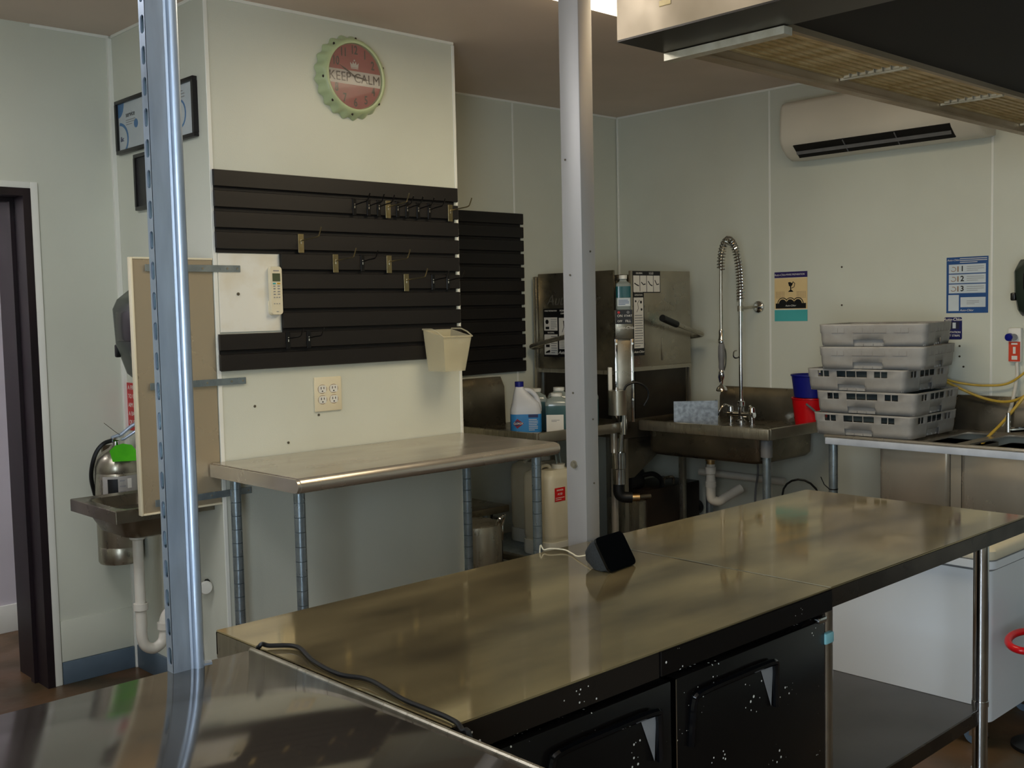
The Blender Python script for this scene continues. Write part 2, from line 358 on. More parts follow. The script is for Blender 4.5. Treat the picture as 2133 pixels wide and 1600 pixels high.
# screws and old screw holes in the wall panels
for nm, (x, z) in {'a': (2.118, 1.165), 'b': (2.26, 1.01), 'c': (2.405, 1.108), 'd': (2.75, 0.905)}.items():
    tag(G().cyl((x, YW - 0.003, z), (x, YW, z), 0.005, n=10).obj('wall_screw', steel_dark), 
        {'a': 'small screw in the pale column wall left of the outlet', 'b': 'small screw just above the worktop light patch on column wall',
         'c': 'small screw directly under the outlet plate', 'd': 'small screw in the column wall below the worktop back'}[nm], 'screw')
for (y, z), lb in zip([(2.96, 1.70), (2.96, 1.50), (2.33, 1.29), (2.33, 1.24), (2.31, 1.19)],
                  ['upper screw in the right wall above the rack stack', 'lower screw in the right wall above the rack stack',
                   'upper screw right of the rack stack', 'middle screw right of the rack stack', 'lowest screw right of the rack stack']):
    tag(G().cyl((XR - 0.003, y, z), (XR, y, z), 0.005, n=10).obj('wall_screw', steel_dark), lb, 'screw')

# ================================================================== CEILING LAMPS
def lamp(x0, x1, y0, y1, label, mt=lamp_m, z=ZC):
    t = thing('ceiling_light', ((x0 + x1) / 2, (y0 + y1) / 2, z), label, 'light')
    G().box(x0, x1, y0, y1, z - 0.03, z).obj('housing', whitep, t)
    G().box(x0 + 0.012, x1 - 0.012, y0 + 0.012, y1 - 0.012, z - 0.05, z - 0.03).obj('diffuser', mt, t)
lamp(2.76, 3.38, 1.62, 2.84, 'bright fluorescent ceiling light beside the steel post')
lamp(0.1, 0.72, 2.3, 3.52, 'unseen ceiling light added as fill above the near worktop', lamp_n)  # fill lamp added out of view to raise the left side
lamp(-0.35, 0.27, -1.6, -0.4, 'unseen ceiling light added as fill behind the viewpoint', lamp_dim)  # dim fill lamp, added out of view for overall brightness
lamp(0.3, 0.6, 4.95, 5.25, 'corridor ceiling light beyond the doorway', corr_lamp, 2.5)

# ================================================================== SLOTTED GALVANISED UPRIGHT
t = thing('slotted_upright', (0.856, 1.757, 0.9), 'galvanised slotted steel upright standing at the near worktop edge', 'post')
x0, x1, y0, y1 = 0.816, 0.874, 1.728, 1.752
prof = [(x0, y0), (0.847, y0), (0.849, y0 + 0.003), (0.853, y0 + 0.001)] + [(0.8635 + 0.0105 * math.cos(a), y0 + 0.003 - 0.0105 * math.sin(a)) for a in [PI * (0.98 - 0.98 * i / 8) for i in range(8)]] + [(x1, y0 + 0.004), (x1, y1), (0.860, y1)]
G().prism(thick(prof, 0.0024), 'z', 0.902, ZC).obj('channel', galv, t, 40)
g = G(); pitch = 0.0508; z = 0.905; N8 = 16
while z + pitch < ZC:
    zc = z + pitch / 2; yc = (y0 + y1) / 2
    hole = []
    for i in range(N8):
        a = 2 * PI * i / N8; sy, sz = math.cos(a) * 0.0068, math.sin(a) * 0.0068
        hole.append((yc + sy, zc + sz + (0.0085 if math.sin(a) > 1e-6 else -0.0085 if math.sin(a) < -1e-6 else 0)))
    bm = g.bm
    outer = []
    for i in range(N8):
        a = 2 * PI * i / N8; c, s_ = math.cos(a), math.sin(a); k = 1 / max(abs(c), abs(s_))
        outer.append((yc + c * k * (y1 - y0) / 2, zc + s_ * k * pitch / 2))
    for xo in (x0, x0 + 0.0024):
        vo = [bm.verts.new((xo, *p)) for p in outer]; vi = [bm.verts.new((xo, *p)) for p in hole]
        for i in range(N8): bm.faces.new((vo[i], vo[(i + 1) % N8], vi[(i + 1) % N8], vi[i]))
        if xo == x0: keep = vi
    for i in range(N8): bm.faces.new((keep[i], keep[(i + 1) % N8], vi[(i + 1) % N8], vi[i]))
    z += pitch
g.obj('slotted_flange', galv, t, 40)
G().box(x0 + 0.009, x0 + 0.011, y0 + 0.003, y1 + 0.004, 0.902, ZC).box(x0 + 0.0026, x0 + 0.009, y1 + 0.002, y1 + 0.004, 0.902, ZC).obj('inner_web', galv_leg, t)
G().box(x0, x0 + 0.0024, y0 + 0.001, y1, z, ZC).box(x0, x0 + 0.003, y0 + 0.001, y1, 0.902, 0.905).obj('flange_end', galv, t)
G().prism([(0.854, 1.726), (0.884, 1.720), (0.889, 1.733), (0.860, 1.742)], 'z', 0.904, 0.908).obj('bent_lip', galv, t)

# ================================================================== NEAR WORKTOP
t = thing('near_worktop', (0.2, 1.37, 0), 'satin stainless worktop in the near left corner with galvanised upright on it', 'table')
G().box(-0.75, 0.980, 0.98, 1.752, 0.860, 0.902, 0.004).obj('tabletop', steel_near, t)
G().tube([(0.9765, 0.99, 0.9015), (0.9765, 1.748, 0.9015)], 0.0055, 10).obj('edge_roll', steel, t)
for x in (-0.70, 0.92):
    for y in (1.04, 1.69): G().cyl((x, y, 0), (x, y, 0.862), 0.021).obj('leg', galv_leg, t)
G().box(-0.72, 0.94, 1.02, 1.71, 0.30, 0.33, 0.003).obj('undershelf', galv_leg, t)

# ================================================================== WORKTOP REFRIGERATOR
FX0, FX1, FY0, FY1, FZ = 0.996, 2.066, 1.205, 1.918, 0.90
t = thing('worktop_refrigerator', (1.53, 1.56, 0), 'black two-door undercounter refrigerator with smudged stainless worktop', 'refrigerator')
G().box(FX0, FX1, FY0, FY1, FZ - 0.004, FZ, 0.0015, 1).box(FX0, FX1, FY1 - 0.004, FY1, FZ - 0.048, FZ - 0.004).obj('worktop', steel_top, t)
G().box(FX0, FX0 + 0.006, FY0 + 0.01, FY1, FZ - 0.055, FZ - 0.004).box(FX0 + 0.012, FX0 + 0.016, FY0 + 0.06, FY1 - 0.004, 0.13, FZ - 0.055).obj('side_panel', steel, t)
G().box(FX0 + 0.018, FX1 - 0.014, FY0 + 0.055, FY1 - 0.006, 0.10, FZ - 0.006).obj('body', fridge_m, t)
G().box(FX0 + 0.006, 1.482, FY0, FY0 + 0.05, 0.849, FZ - 0.004, 0.0015, 1).obj('top_band', band_m, t)
G().box(1.483, FX1, FY0 - 0.003, FY0 + 0.05, 0.851, FZ - 0.003, 0.0015, 1).obj('top_band', fridge_m, t)
def fdoor(a, b, h0, h1):
    dr = G().box(a, b, FY0 + 0.004, FY0 + 0.052, 0.13, 0.834, 0.004).obj('door', fridge_m, t)
    # raised bail shaped handle rim with a sloping pocket behind it
    rim = smooth_path([(h0 - 0.004, FY0 - 0.003, 0.700), (h0, FY0 - 0.004, 0.745), (h0 + 0.004, FY0 - 0.006, 0.783), (h0 + 0.022, FY0 - 0.008, 0.796),
           ((h0 + h1) / 2, FY0 - 0.009, 0.798), (h1 - 0.02, FY0 - 0.008, 0.796), (h1 - 0.003, FY0 - 0.006, 0.783), (h1, FY0 - 0.004, 0.745), (h1 + 0.003, FY0 - 0.003, 0.700)], 5)
    h = G().tube(rim, 0.0075, 8).obj('handle', black_gloss, dr)
    g = G(); b = g.bm
    v = [b.verts.new(p) for p in ((h1 - 0.006, FY0 - 0.002, 0.79), (h1 - 0.045, FY0 + 0.003, 0.79), (h1 - 0.006, FY0 + 0.003, 0.70), (h1 - 0.006, FY0 + 0.003, 0.79))]
    for f in ((0, 1, 2), (0, 2, 3), (0, 3, 1), (1, 3, 2)): b.faces.new([v[i] for i in f])
    g.obj('handle_lit_facet', greyp, dr)  # grey facet: the lit side of the black pocket, painted in
    return dr
fdoor(FX0 + 0.03, 1.520, 1.197, 1.474)
fdoor(1.533, FX1 - 0.018, 1.570, 1.845)
G().box(1.5295, 1.5325, FY0 + 0.002, FY0 + 0.05, 0.13, 0.834).obj('door_edge_highlight', chrome, t)  # added chrome strip, stands for the highlight on the door edge
G().box(FX1 - 0.004, FX1 + 0.001, FY0, FY1, FZ, FZ + 0.001).obj('joint_strip', chrome, t)
G().box(1.999, 2.030, FY0 - 0.012, FY0 + 0.004, 0.836, 0.848, 0.003).obj('hinge', chrome, t)
G().box(FX1 - 0.014, FX1 - 0.004, FY0 + 0.012, FY1 - 0.01, 0.10, 0.850).obj('side_panel', M('brown_black_side', (44, 32, 24), 0.3, col2=(36, 26, 20), vs=8), t)
G().box(FX1 - 0.022, FX1 + 0.012, FY0 - 0.001, FY0 + 0.012, 0.778, 0.803, 0.004).obj('latch_tab', tealtab, t)
G().box(FX0 + 0.02, FX1 - 0.02, FY0 + 0.03, FY0 + 0.06, 0.10, 0.128).obj('kick_grille', blackp, t)
for x in (FX0 + 0.08, FX1 - 0.08):
    for y in (FY0 + 0.10, FY1 - 0.09):
        G().cyl((x - 0.018, y, 0.045), (x + 0.018, y, 0.045), 0.045).cyl((x, y, 0.05), (x, y, 0.10), 0.015).obj('caster', rubber, t)

# ================================================================== ISLAND TABLE BESIDE THE REFRIGERATOR
t = thing('island_table', (2.60, 1.56, 0), 'stainless island table with open undershelf beside the black refrigerator', 'table')
TX0, TX1 = 2.069, 3.132
G().box(TX0, TX1, FY0 + 0.004, FY1, FZ - 0.006, FZ - 0.001, 0.0015, 1).obj('tabletop', steel_top, t)
G().box(TX0, TX1, FY0 + 0.004, FY0 + 0.010, FZ - 0.046, FZ - 0.006).box(TX0, TX1, FY1 - 0.006, FY1, FZ - 0.046, FZ - 0.006).box(TX1 - 0.006, TX1, FY0 + 0.01, FY1 - 0.006, FZ - 0.046, FZ - 0.006).obj('edge_apron', edge_dark, t)
G().box(TX0 + 0.06, TX1 - 0.08, FY0 + 0.05, FY1 - 0.05, FZ - 0.03, FZ - 0.0065).obj('hat_channel', steel_dark, t)
for x in (2.13, 2.952):
    for y in (FY0 + 0.057, FY1 - 0.06):
        lg = G().cyl((x, y, 0.10), (x, y, FZ - 0.03), 0.0205, n=24).obj('leg', chrome, t)
        G().cyl((x, y, 0.385), (x, y, 0.40), 0.0225, n=24).cyl((x, y, 0.20), (x, y, 0.206), 0.0222, n=24).obj('leg_collar', chrome, lg)
        G().lathe([(0.0225, 0.10), (0.026, 0.085), (0.02, 0.02), (0.028, 0.012), (0.028, 0.0)], (x, y, 0), n=20).obj('foot', steel_dark, lg)
G().box(2.10, 2.972, FY0 + 0.06, FY1 - 0.06, 0.366, 0.372, 0.001, 1).obj('undershelf', M('grey_galvanised_shelf', (134, 132, 134), 0.4, 0.7, col2=(124, 122, 124), vs=3, rvar=0.05), t)
G().box(2.10, 2.972, FY0 + 0.054, FY0 + 0.060, 0.335, 0.372).box(2.972, 2.978, FY0 + 0.054, FY1 - 0.06, 0.335, 0.372).obj('shelf_lip', edge_dark, t)

# ================================================================== STEEL POST BEHIND THE ISLAND
t = thing('steel_post', (2.094, 1.955, 0), 'square stainless post rising from behind the island to the ceiling', 'post')
PX0, PX1, PY0, PY1 = 2.069, 2.121, 1.922, 1.992
G().box(PX0, PX1, PY0, PY1, 0, ZC, 0.0025).obj('tube', post_m, t)
for z, r in ((2.43, 0.009), (1.10, 0.011)):
    G().cyl((PX0 - 0.003, 1.962, z), (PX0, 1.962, z), r, n=18).cyl((PX0 - 0.009, 1.962, z), (PX0 - 0.003, 1.962, z), r * 0.72, n=6).obj('bolt', steel, t)
for z, y in ((1.29, 1.962), (1.60, 1.965), (1.90, 1.975)):
    G().cyl((PX0 - 0.002, y, z), (PX0, y, z), 0.0028, n=10).obj('screw', steel_dark, t)
for z in (1.66, 1.22, 1.05):
    G().cyl((2.10, PY0 - 0.002, z), (2.10, PY0, z), 0.0026, n=10).obj('screw', steel_dark, t)
G().box(PX0 - 0.03, PX1 + 0.03, PY0 + 0.0, PY1 + 0.03, 0, 0.008).obj('base_plate', post_m, t)

# ================================================================== THINGS ON THE ISLAND
t = thing('smart_display', (1.90, 1.70, FZ), 'small black smart display leaning back on the island worktop', 'speaker')
# screen slab tilted back, fabric back tapering down behind it
BL, BR = Vector((1.842, 1.640, FZ + 0.001)), Vector((1.962, 1.655, FZ + 0.012))
Rr = (BR - BL).normalized(); Rr.z = 0; Rr.normalize(); bk = Vector((-Rr.y, Rr.x, 0)); tl = math.radians(30)
Uu = (Vector((0, 0, 1)) * math.cos(tl) + bk * math.sin(tl)).normalized(); Nn = Rr.cross(Uu).normalized()
o = Vector((1.842, 1.640, FZ + 0.003)); W_, H_ = 0.114, 0.086
if Nn.y > 0: Nn = -Nn
G().fprism(rrect(0, W_, 0, H_, 0.014), o, Rr, Uu, Nn, -0.006, 0.0).obj('screen', black_gloss, t)
loops = []
for q, sc, dz in ((0.006, 0.985, 0), (0.025, 0.95, 0.0), (0.05, 0.82, -0.004), (0.066, 0.6, -0.008)):
    loops.append([o + Rr * (W_ / 2 + (p[0] - W_ / 2) * sc) + Uu * (H_ / 2 + (p[1] - H_ / 2) * sc + dz) - Nn * q for p in rrect(0, W_, 0, H_, 0.012)])
mnz = [max(p.z, FZ + 0.001) for lp in loops for p in lp]; i = 0
for lp in loops:
    for p in lp: p.z = max(p.z, FZ + 0.001)
G().rings(loops).obj('fabric_back', M('charcoal_fabric', (46, 50, 52), 0.8, col2=(36, 40, 42), vs=200, bump=0.2, bs=500), t)
tag(G().tube(smooth_path([(1.90, 1.748, FZ + 0.02), (1.905, 1.80, FZ + 0.006), (1.925, 1.84, FZ + 0.004), (1.935, 1.88, FZ + 0.006), (1.905, 1.915, FZ + 0.005), (1.90, 1.930, FZ - 0.03), (1.90, 1.936, 0.4), (1.90, 1.935, 0.004)]), 0.0018, 6)
    .obj('power_cable', creamp), 'thin cream power cable running off the back of the island', 'cable')
cz = FZ + 0.006
tag(G().tube(smooth_path([(0.989, 1.76, 0.55), (0.989, 1.752, 0.86), (0.990, 1.740, 0.908), (1.006, 1.733, cz), (1.037, 1.690, cz), (1.012, 1.595, cz), (1.004, 1.506, cz), (1.022, 1.445, cz), (1.006, 1.336, cz), (1.005, 1.276, cz), (1.004, 1.217, cz), (0.991, 1.175, 0.905), (0.989, 1.150, 0.86), (0.989, 1.14, 0.45)], 7), 0.0042, 8)
    .obj('extension_lead', rubber), 'black power cord lying along the left edge of the island', 'cord')
# ================================================================== ON THE COLUMN WALL
# slat wall panels: every slat is a part
ST = 0.0762
def slatwall(label, x0, x1, ztop, rows, yface, spans):
    t = thing('slatwall', ((x0 + x1) / 2, yface, ztop - rows * ST), label, 'wall panel')
    for (a, b, r0, r1) in spans:
        G().box(a + 0.003, b - 0.012, yface - 0.008, yface - 0.0005, ztop - r1 * ST + (0.014 if r1 == rows else -0.003), ztop - r0 * ST - 0.002).obj('backing', slat_back, t)
    cache = {}
    for (a, b, r0, r1) in spans:
        for r in range(r0, r1):
            z1 = ztop - r * ST; key = (a, b)
            if key not in cache:
                g = G()   # slat with a lip that overhangs the groove below
                poly = [(0, -0.002), (-0.014, -0.002), (-0.022, -0.004), (-0.022, -0.0615), (-0.014, -0.0645), (-0.0145, -0.060), (-0.008, -0.060), (0, -0.060)]
                g.prism([(yface - 0.008 + p[0] * 0.65, p[1]) for p in poly], 'x', a, b)
                cache[key] = g.mesh('slat', slat_m, 25)
            o = place('slat', cache[key], t); o.location.z = z1
    return t
ZS = 2.057
slatwall('black L-cut slatwall panel with hooks on the pale column', 1.974, 3.152, ZS, 10, YW, [(1.974, 3.152, 0, 4), (2.247, 3.152, 4, 8), (1.972, 3.152, 8, 10)])
slatwall('smaller black slatwall panel on the far wall behind the column', 3.30, 4.337, 2.062, 12, YB, [(3.30, 4.337, 0, 12)])
tag(G().box(1.985, 2.245, YW - 0.005, YW, ZS - 8 * ST + 0.004, ZS - 4 * ST - 0.004, 0.001, 1).obj('bright_wall_patch', wall_patch_m), 'stained wall patch, painted brighter, in the notch of the black slatwall', 'board')  # stands for the wall itself, its brightness put into a whiter colour
tag(G().cyl((2.063, YW - 0.008, 1.595), (2.063, YW - 0.005, 1.595), 0.006, n=12).obj('wall_screw', steel_dark), 'dark screw in the stained wall patch', 'screw')

def hook_meshes(mat, ln, plate_w, plate_h, tip, two):
    g = G().box(-plate_w / 2, plate_w / 2, -0.0035, -0.001, -plate_h, 0.004, 0.001, 1).box(-plate_w / 2, plate_w / 2, -0.003, 0.010, 0.002, 0.005)
    pl = g.mesh('hook_plate', mat)
    p = [(0, -0.003, -0.022), (0, -0.02, -0.020), (0, -ln * 0.5, -0.016), (0, -ln * 0.9, -0.012), (0, -ln, 0.0), (0, -ln - 0.012, tip)]
    pr = G().tube(smooth_path(p, 4), 0.0026, 7).mesh('hook_prong', mat)
    sl = G().box(-0.002, 0.002, -0.0045, -0.0034, -0.034, -0.016).mesh('hook_glint', M('hook_glint_' + mat.name, (235, 230, 215), 0.2, 0.8))  # pale strip painting the glint on each hook plate
    return pl, pr, sl
hm = M('grey_hook_steel', (158, 146, 110), 0.35, 0.9, col2=(140, 128, 94), vs=30)
hb = M('black_hook_steel', (22, 20, 20), 0.3, 0.2, col2=(16, 15, 15), vs=30)
grey_set = hook_meshes(hm, 0.135, 0.026, 0.068, 0.022, False)
black_set = hook_meshes(hb, 0.10, 0.018, 0.062, 0.018, False)
YF = YW - 0.0226
def hook(x, z, kind, label):
    t = thing('slatwall_hook', (x, YF, z), label, 'hook', 'grey hooks on the slatwall' if kind else 'black hooks on the slatwall')
    for nm, me in zip(('hook_plate', 'hook_prong', 'hook_glint'), grey_set if kind else black_set): place(nm, me, t, True)
rowz = lambda r: ZS - r * ST - 0.006
hook(2.765, rowz(1), 1, 'grey metal hook in the middle of the row of black hooks'); hook(3.105, rowz(1), 1, 'grey metal hook at the upper right corner of the slatwall')
hook(2.335, rowz(3), 1, 'grey metal hook alone above the white patch'); hook(2.494, rowz(4), 1, 'grey metal hook just right of the remote control, third row of hooks')
hook(2.762, rowz(4), 1, 'grey metal hook right of a lone black hook in the third row'); hook(2.851, rowz(5), 1, 'lowest grey metal hook on the slatwall')
for x, lb in zip((2.595, 2.666, 2.718, 2.816, 2.866, 2.926, 2.987), ('first', 'second', 'third', 'fourth', 'fifth', 'sixth', 'seventh')):
    hook(x, rowz(1), 0, lb + ' black hook from the left in the upper hook row')
hook(2.626, rowz(4), 0, 'lone black hook between two grey hooks in the third hook row')
hook(2.998, rowz(5), 0, 'left of two black hooks beside the lowest grey hook'); hook(3.083, rowz(5), 0, 'right of two black hooks near the slatwall right edge')
hook(2.262, rowz(8), 0, 'black hook under the white patch corner'); hook(2.356, rowz(8), 0, 'black hook lower row, second from the white patch')

# translucent bin hung on the slats
t = thing('plastic_bin', (3.01, 3.60, 1.255), 'translucent milky plastic bin hanging at the slatwall lower right', 'bin')
B0 = [(2.950, 3.545), (3.062, 3.545), (3.062, 3.660), (2.950, 3.660)]; B1 = [(2.930, 3.528), (3.088, 3.528), (3.088, 3.664), (2.930, 3.664)]
lp = lambda P, z, k, zb=0: [(sum(p[0] for p in P) / 4 + (p[0] - sum(q[0] for q in P) / 4) * k, sum(q[1] for q in P) / 4 + (p[1] - sum(q[1] for q in P) / 4) * k, z + (zb if p[1] > 3.6 else 0)) for p in P]
g = G().rings([lp(B0, 1.262, 0.965), lp(B1, 1.405, 0.965, 0.03), lp(B1, 1.405, 1.0, 0.03), lp(B0, 1.255, 1.0)], True)
g.obj('bin_body', bin_m, t, 20)
g = G()
pts = [(2.927, 3.664, 1.437), (2.927, 3.60, 1.437), (2.927, 3.56, 1.424), (2.927, 3.526, 1.404), (3.091, 3.526, 1.404), (3.091, 3.56, 1.424), (3.091, 3.60, 1.437), (3.091, 3.664, 1.437)]
g.tube(pts, 0.0035, 6).obj('bin_rim', bin_m, t)
G().box(2.94, 3.08, 3.660, 3.6705, 1.385, 1.43, 0.002).obj('hanging_lip', bin_m, t)

# remote control in its holder
t = thing('remote_control', (2.217, YW - 0.012, 1.515), 'cream air conditioner remote mounted on the white patch', 'remote')
yb = YW - 0.005
G().fprism(rrect(-0.025, 0.025, -0.092, 0.092, 0.012), (2.217, yb, 1.607), *FY, 0.004, 0.022).obj('remote_body', creamp, t)
G().fprism(rrect(-0.027, 0.027, -0.094, -0.035, 0.012), (2.217, yb, 1.607), *FY, 0.0, 0.010).obj('holder', creamp, t)
G().obox((2.217, yb, 1.607), *FY, -0.017, 0.017, 0.035, 0.066, 0.0222, 0.0228).obj('display', screen_m, t)
s = Sheet((2.217, yb - 0.0222, 1.607), *FY)
s.rect(-0.012, 0.012, 0.074, 0.078, grey_print)
bt = {0: (teal_print, cream_print)}
s.rect(-0.016, -0.004, 0.024, 0.030, teal_print, 0.0015).rect(0.003, 0.016, 0.024, 0.030, M('amber_button', (206, 168, 60), 0.4, col2=(196, 158, 54), vs=20), 0.0015)
for z in (0.015, 0.005, -0.006, -0.016): s.rect(-0.014, -0.006, z, z + 0.004, grey_print, 0.0013).rect(0.004, 0.014, z, z + 0.004, grey_print, 0.0013)
for x in (-0.014, -0.003, 0.008): s.rect(x, x + 0.006, -0.028, -0.024, grey_print, 0.0013).rect(x, x + 0.005, -0.052, -0.049, grey_print)
s.rect(-0.004, 0.006, -0.082, -0.080, grey_print); s.done(t, 'button_print')

# four-socket outlet plate
t = thing('outlet_plate', (2.45, YW, 1.12), 'cream four-socket outlet plate under the slatwall', 'outlet')
G().box(2.385, 2.515, YW - 0.007, YW, 1.121, 1.259, 0.003).obj('cover_plate', creamp, t)
for x in (2.422, 2.476):
    for z in (1.211, 1.168):
        oo = (x, YW - 0.007, z)
        rc = G().fprism([p for p in arc(0, 0, 0.0185, -PI * 0.78, PI * 0.78 + 0, 14)] and [(max(-0.0175, min(0.0175, 0.0205 * math.cos(a))), max(-0.0145, min(0.0145, 0.0185 * math.sin(a)))) for a in [2 * PI * i / 24 for i in range(24)]], oo, *FY, 0.0, 0.0022).obj('socket', whitep, t)
        G().fprism(thick([(0.0200 * math.cos(a), 0.0165 * math.sin(a)) for a in [2 * PI * i / 24 for i in range(25)]], -0.0016), oo, *FY, 0.0, 0.0006).obj('socket_gap', brown_print, rc)
        G().obox(oo, *FY, -0.0085, -0.0055, -0.001, 0.009, 0.0022, 0.0026).obox(oo, *FY, 0.005, 0.008, 0.0, 0.0085, 0.0022, 0.0026).obox(oo, *FY, -0.0035, 0.002, -0.011, -0.006, 0.0022, 0.0026).obj('slots', black_print, rc)

# bottle-cap wall clock
CX, CZ = 2.606, 2.467
t = thing('wall_clock', (CX, YW, CZ - 0.165), 'mint bottle-cap wall clock with faded red dial reading KEEP CALM', 'clock')
def cap_loop(r, y, fl, ph=0.0, n=168):
    return [(CX + (r + fl * math.cos(21 * a)) * math.cos(a), YW - y, CZ + (r + fl * math.cos(21 * a)) * math.sin(a)) for a in [2 * PI * i / n for i in range(n)]]
G().rings([cap_loop(0.150, 0.001, 0.004), cap_loop(0.164, 0.001, 0.006), cap_loop(0.162, 0.012, 0.0055), cap_loop(0.153, 0.034, 0.002), cap_loop(0.146, 0.048, 0.0), cap_loop(0.138, 0.052, 0.0), cap_loop(0.131, 0.050, 0), cap_loop(0.130, 0.038, 0)], True).obj('cap_body', capgreen, t, 60)
s = Sheet((CX, YW - 0.0385, CZ), *FY)
R_ = 0.129
s.poly([p for p in arc(0, 0, R_, 0.17, PI - 0.17, 30)], red_face)
s.poly([p for p in arc(0, 0, R_, -PI + 0.26, -0.26, 30)], red_face)
a0, a1 = 0.17, -0.26
s.poly([(R_ * math.cos(a0), R_ * math.sin(a0)), (-R_ * math.cos(a0), R_ * math.sin(a0)), (-R_, 0), (-R_ * math.cos(a1), R_ * math.sin(a1)), (R_ * math.cos(a1), R_ * math.sin(a1)), (R_, 0)], white_print)
s.text('KEEP CALM', 0.0, -0.007, 0.052, black_print, 0.0016, sx=0.95)
for h, tx in ((10, '10'), (11, '11'), (12, '12'), (1, '1'), (2, '2'), (4, '4'), (5, '5'), (6, '6'), (7, '7'), (8, '8')):
    a = PI / 2 - h * PI / 6; s.text(tx, 0.104 * math.cos(a), 0.104 * math.sin(a), 0.048, black_print, 0.0014, bold=0.0008, sx=0.72)
s.poly([(-0.018, 0.036), (0.018, 0.036), (0.021, 0.056), (0.011, 0.047), (0.007, 0.060), (0, 0.049), (-0.007, 0.060), (-0.011, 0.047), (-0.021, 0.056)], white_print, 0.0013)
s.rect(-0.018, 0.018, 0.031, 0.0345, white_print, 0.0013).disc(0, 0.064, 0.0035, white_print, 0.0013)
s.done(t, 'dial_print')
o = (CX, YW - 0.042, CZ)
def hand(nm, ang, ln, wd):
    c_, s_ = math.cos(ang), math.sin(ang)
    P = [(-0.015, -wd * 0.4), (ln * 0.6, -wd), (ln, 0), (ln * 0.6, wd), (-0.015, wd * 0.4)]
    G().fprism([(p[0] * c_ - p[1] * s_, p[0] * s_ + p[1] * c_) for p in P], o, *FY, 0, 0.001).obj(nm, black_print, t)
hand('hour_hand', math.radians(-8), 0.07, 0.0035); hand('minute_hand', math.radians(152), 0.085, 0.003)
G().cyl((CX, YW - 0.0465, CZ), (CX, YW - 0.040, CZ), 0.005, n=14).obj('hand_pin', black_print, t)
G().lathe([(0.129, 0.0), (0.1, 0.0035), (0.05, 0.0055), (0.0, 0.006)], (CX, YW - 0.0455, CZ), (0, -1, 0), 40).obj('glass', glass_m, t)
for a in (0.35, 1.5, 2.25, 3.25, 3.9, 4.6, 5.6):
    G().ell((CX + 0.152 * math.cos(a), YW - 0.0385, CZ + 0.152 * math.sin(a)), 0.005, 0.004, 0.006, 8).obj('chip', M('rust_chip', (52, 40, 32), 0.7, col2=(40, 30, 24), vs=40) if 'rust_chip' not in MATS else MATS['rust_chip'], t)

# ================================================================== SPLASH PANEL LEFT OF THE COLUMN
t = thing('splash_guard', (1.81, YW, 0.806), 'tan metal splash panel with cream edging beside the column', 'panel')
G().box(1.655, 1.964, YW + 0.002, YW + 0.020, 0.812, 1.722).obj('sheet', sheet_m, t)
G().box(1.649, 1.658, YW - 0.001, YW + 0.024, 0.806, 1.728, 0.002).obj('edge_trim', creamp, t)
G().box(1.658, 1.9655, YW - 0.001, YW + 0.023, 1.721, 1.728, 0.001, 1).obj('edge_trim', creamp, t)
G().box(1.658, 1.9655, YW - 0.001, YW + 0.023, 0.806, 0.813, 0.001, 1).obj('edge_trim', creamp, t)
for z, xe in ((1.690, 2.075), (1.267, 2.081), (0.846, 2.086)):
    st = G().box(1.70, xe, YW - 0.0085, YW - 0.0055, z - 0.0125, z + 0.0125, 0.0005, 1).obj('strap', galv_leg, t)
    for x in (1.92, 2.02, xe - 0.014): G().cyl((x, YW - 0.0105, z), (x, YW - 0.0085, z), 0.004, n=10).obj('strap_screw', steel, st)

# ================================================================== FRAMES ON THE COLUMN SIDE
def cert(y0, y1, z0, z1, label, style):
    t = thing('framed_certificate', (XL, (y0 + y1) / 2, z0), label, 'picture frame', 'framed certificates on the column side')
    w, h = y1 - y0, z1 - z0; o = (XL - 0.0, y1, z0); b = 0.015
    G().obox(o, *FX, 0, w, 0, b, 0.0, 0.02, 0.002).obox(o, *FX, 0, w, h - b, h, 0.0, 0.02, 0.002).obox(o, *FX, 0, b, b, h - b, 0.0, 0.02).obox(o, *FX, w - b, w, b, h - b, 0.0, 0.02).obj('frame', tile_frame, t)
    s = Sheet((XL - 0.008, y1, z0), *FX)
    s.rect(b, w - b, b, h - b, pale_print if style < 2 else black_print, 0.001, -0.006)
    if style == 0:
        s.poly([(b, h - b)] + [(b + p[0], h - b + p[1]) for p in arc(0, 0, 0.055, 0, -PI / 2, 8)], sky_print, 0.0018)
        s.band([(b + 0.002 + 0.075 * math.sin(a) , b + 0.045 + 0.058 * math.cos(a)) for a in [0.1 + 2.5 * i / 12 for i in range(13)]], 0.012, sky_print, 0.0018)
        s.disc(w * 0.62, h * 0.50, 0.018, sky_print, 0.0018).text('service', w * 0.45, h * 0.70, 0.03, black_print, 0.002).lines(w * 0.30, w * 0.6, h * 0.5, h * 0.62, 3, grey_print, 0.3, 0.0019)
        s.text('&c', b + 0.03, b + 0.045, 0.03, navy_print, 0.002)
    if style == 1:
        s.band([(w * 0.55 + 0.05 * math.cos(a), h * 0.45 + 0.055 * math.sin(a)) for a in [-2.4 + 3.6 * i / 12 for i in range(13)]], 0.008, sky_print, 0.0018)
        s.lines(w * 0.25, w * 0.7, h * 0.65, h * 0.85, 4, grey_print, 0.3, 0.0019)
    s.done(t)
    G().obox((XL, y1, z0), *FX, b, w - b, b, h - b, 0.0125, 0.0145).obj('glazing', frame_glass, t)
cert(4.160, 4.447, 2.193, 2.412, 'black-framed certificate with blue swirls nearest the room corner', 0)
cert(3.758, 4.045, 2.183, 2.405, 'black-framed certificate near the column front edge', 1)
cert(4.010, 4.290, 1.950, 2.176, 'black-framed picture hung below the certificates, mostly behind the upright', 2)

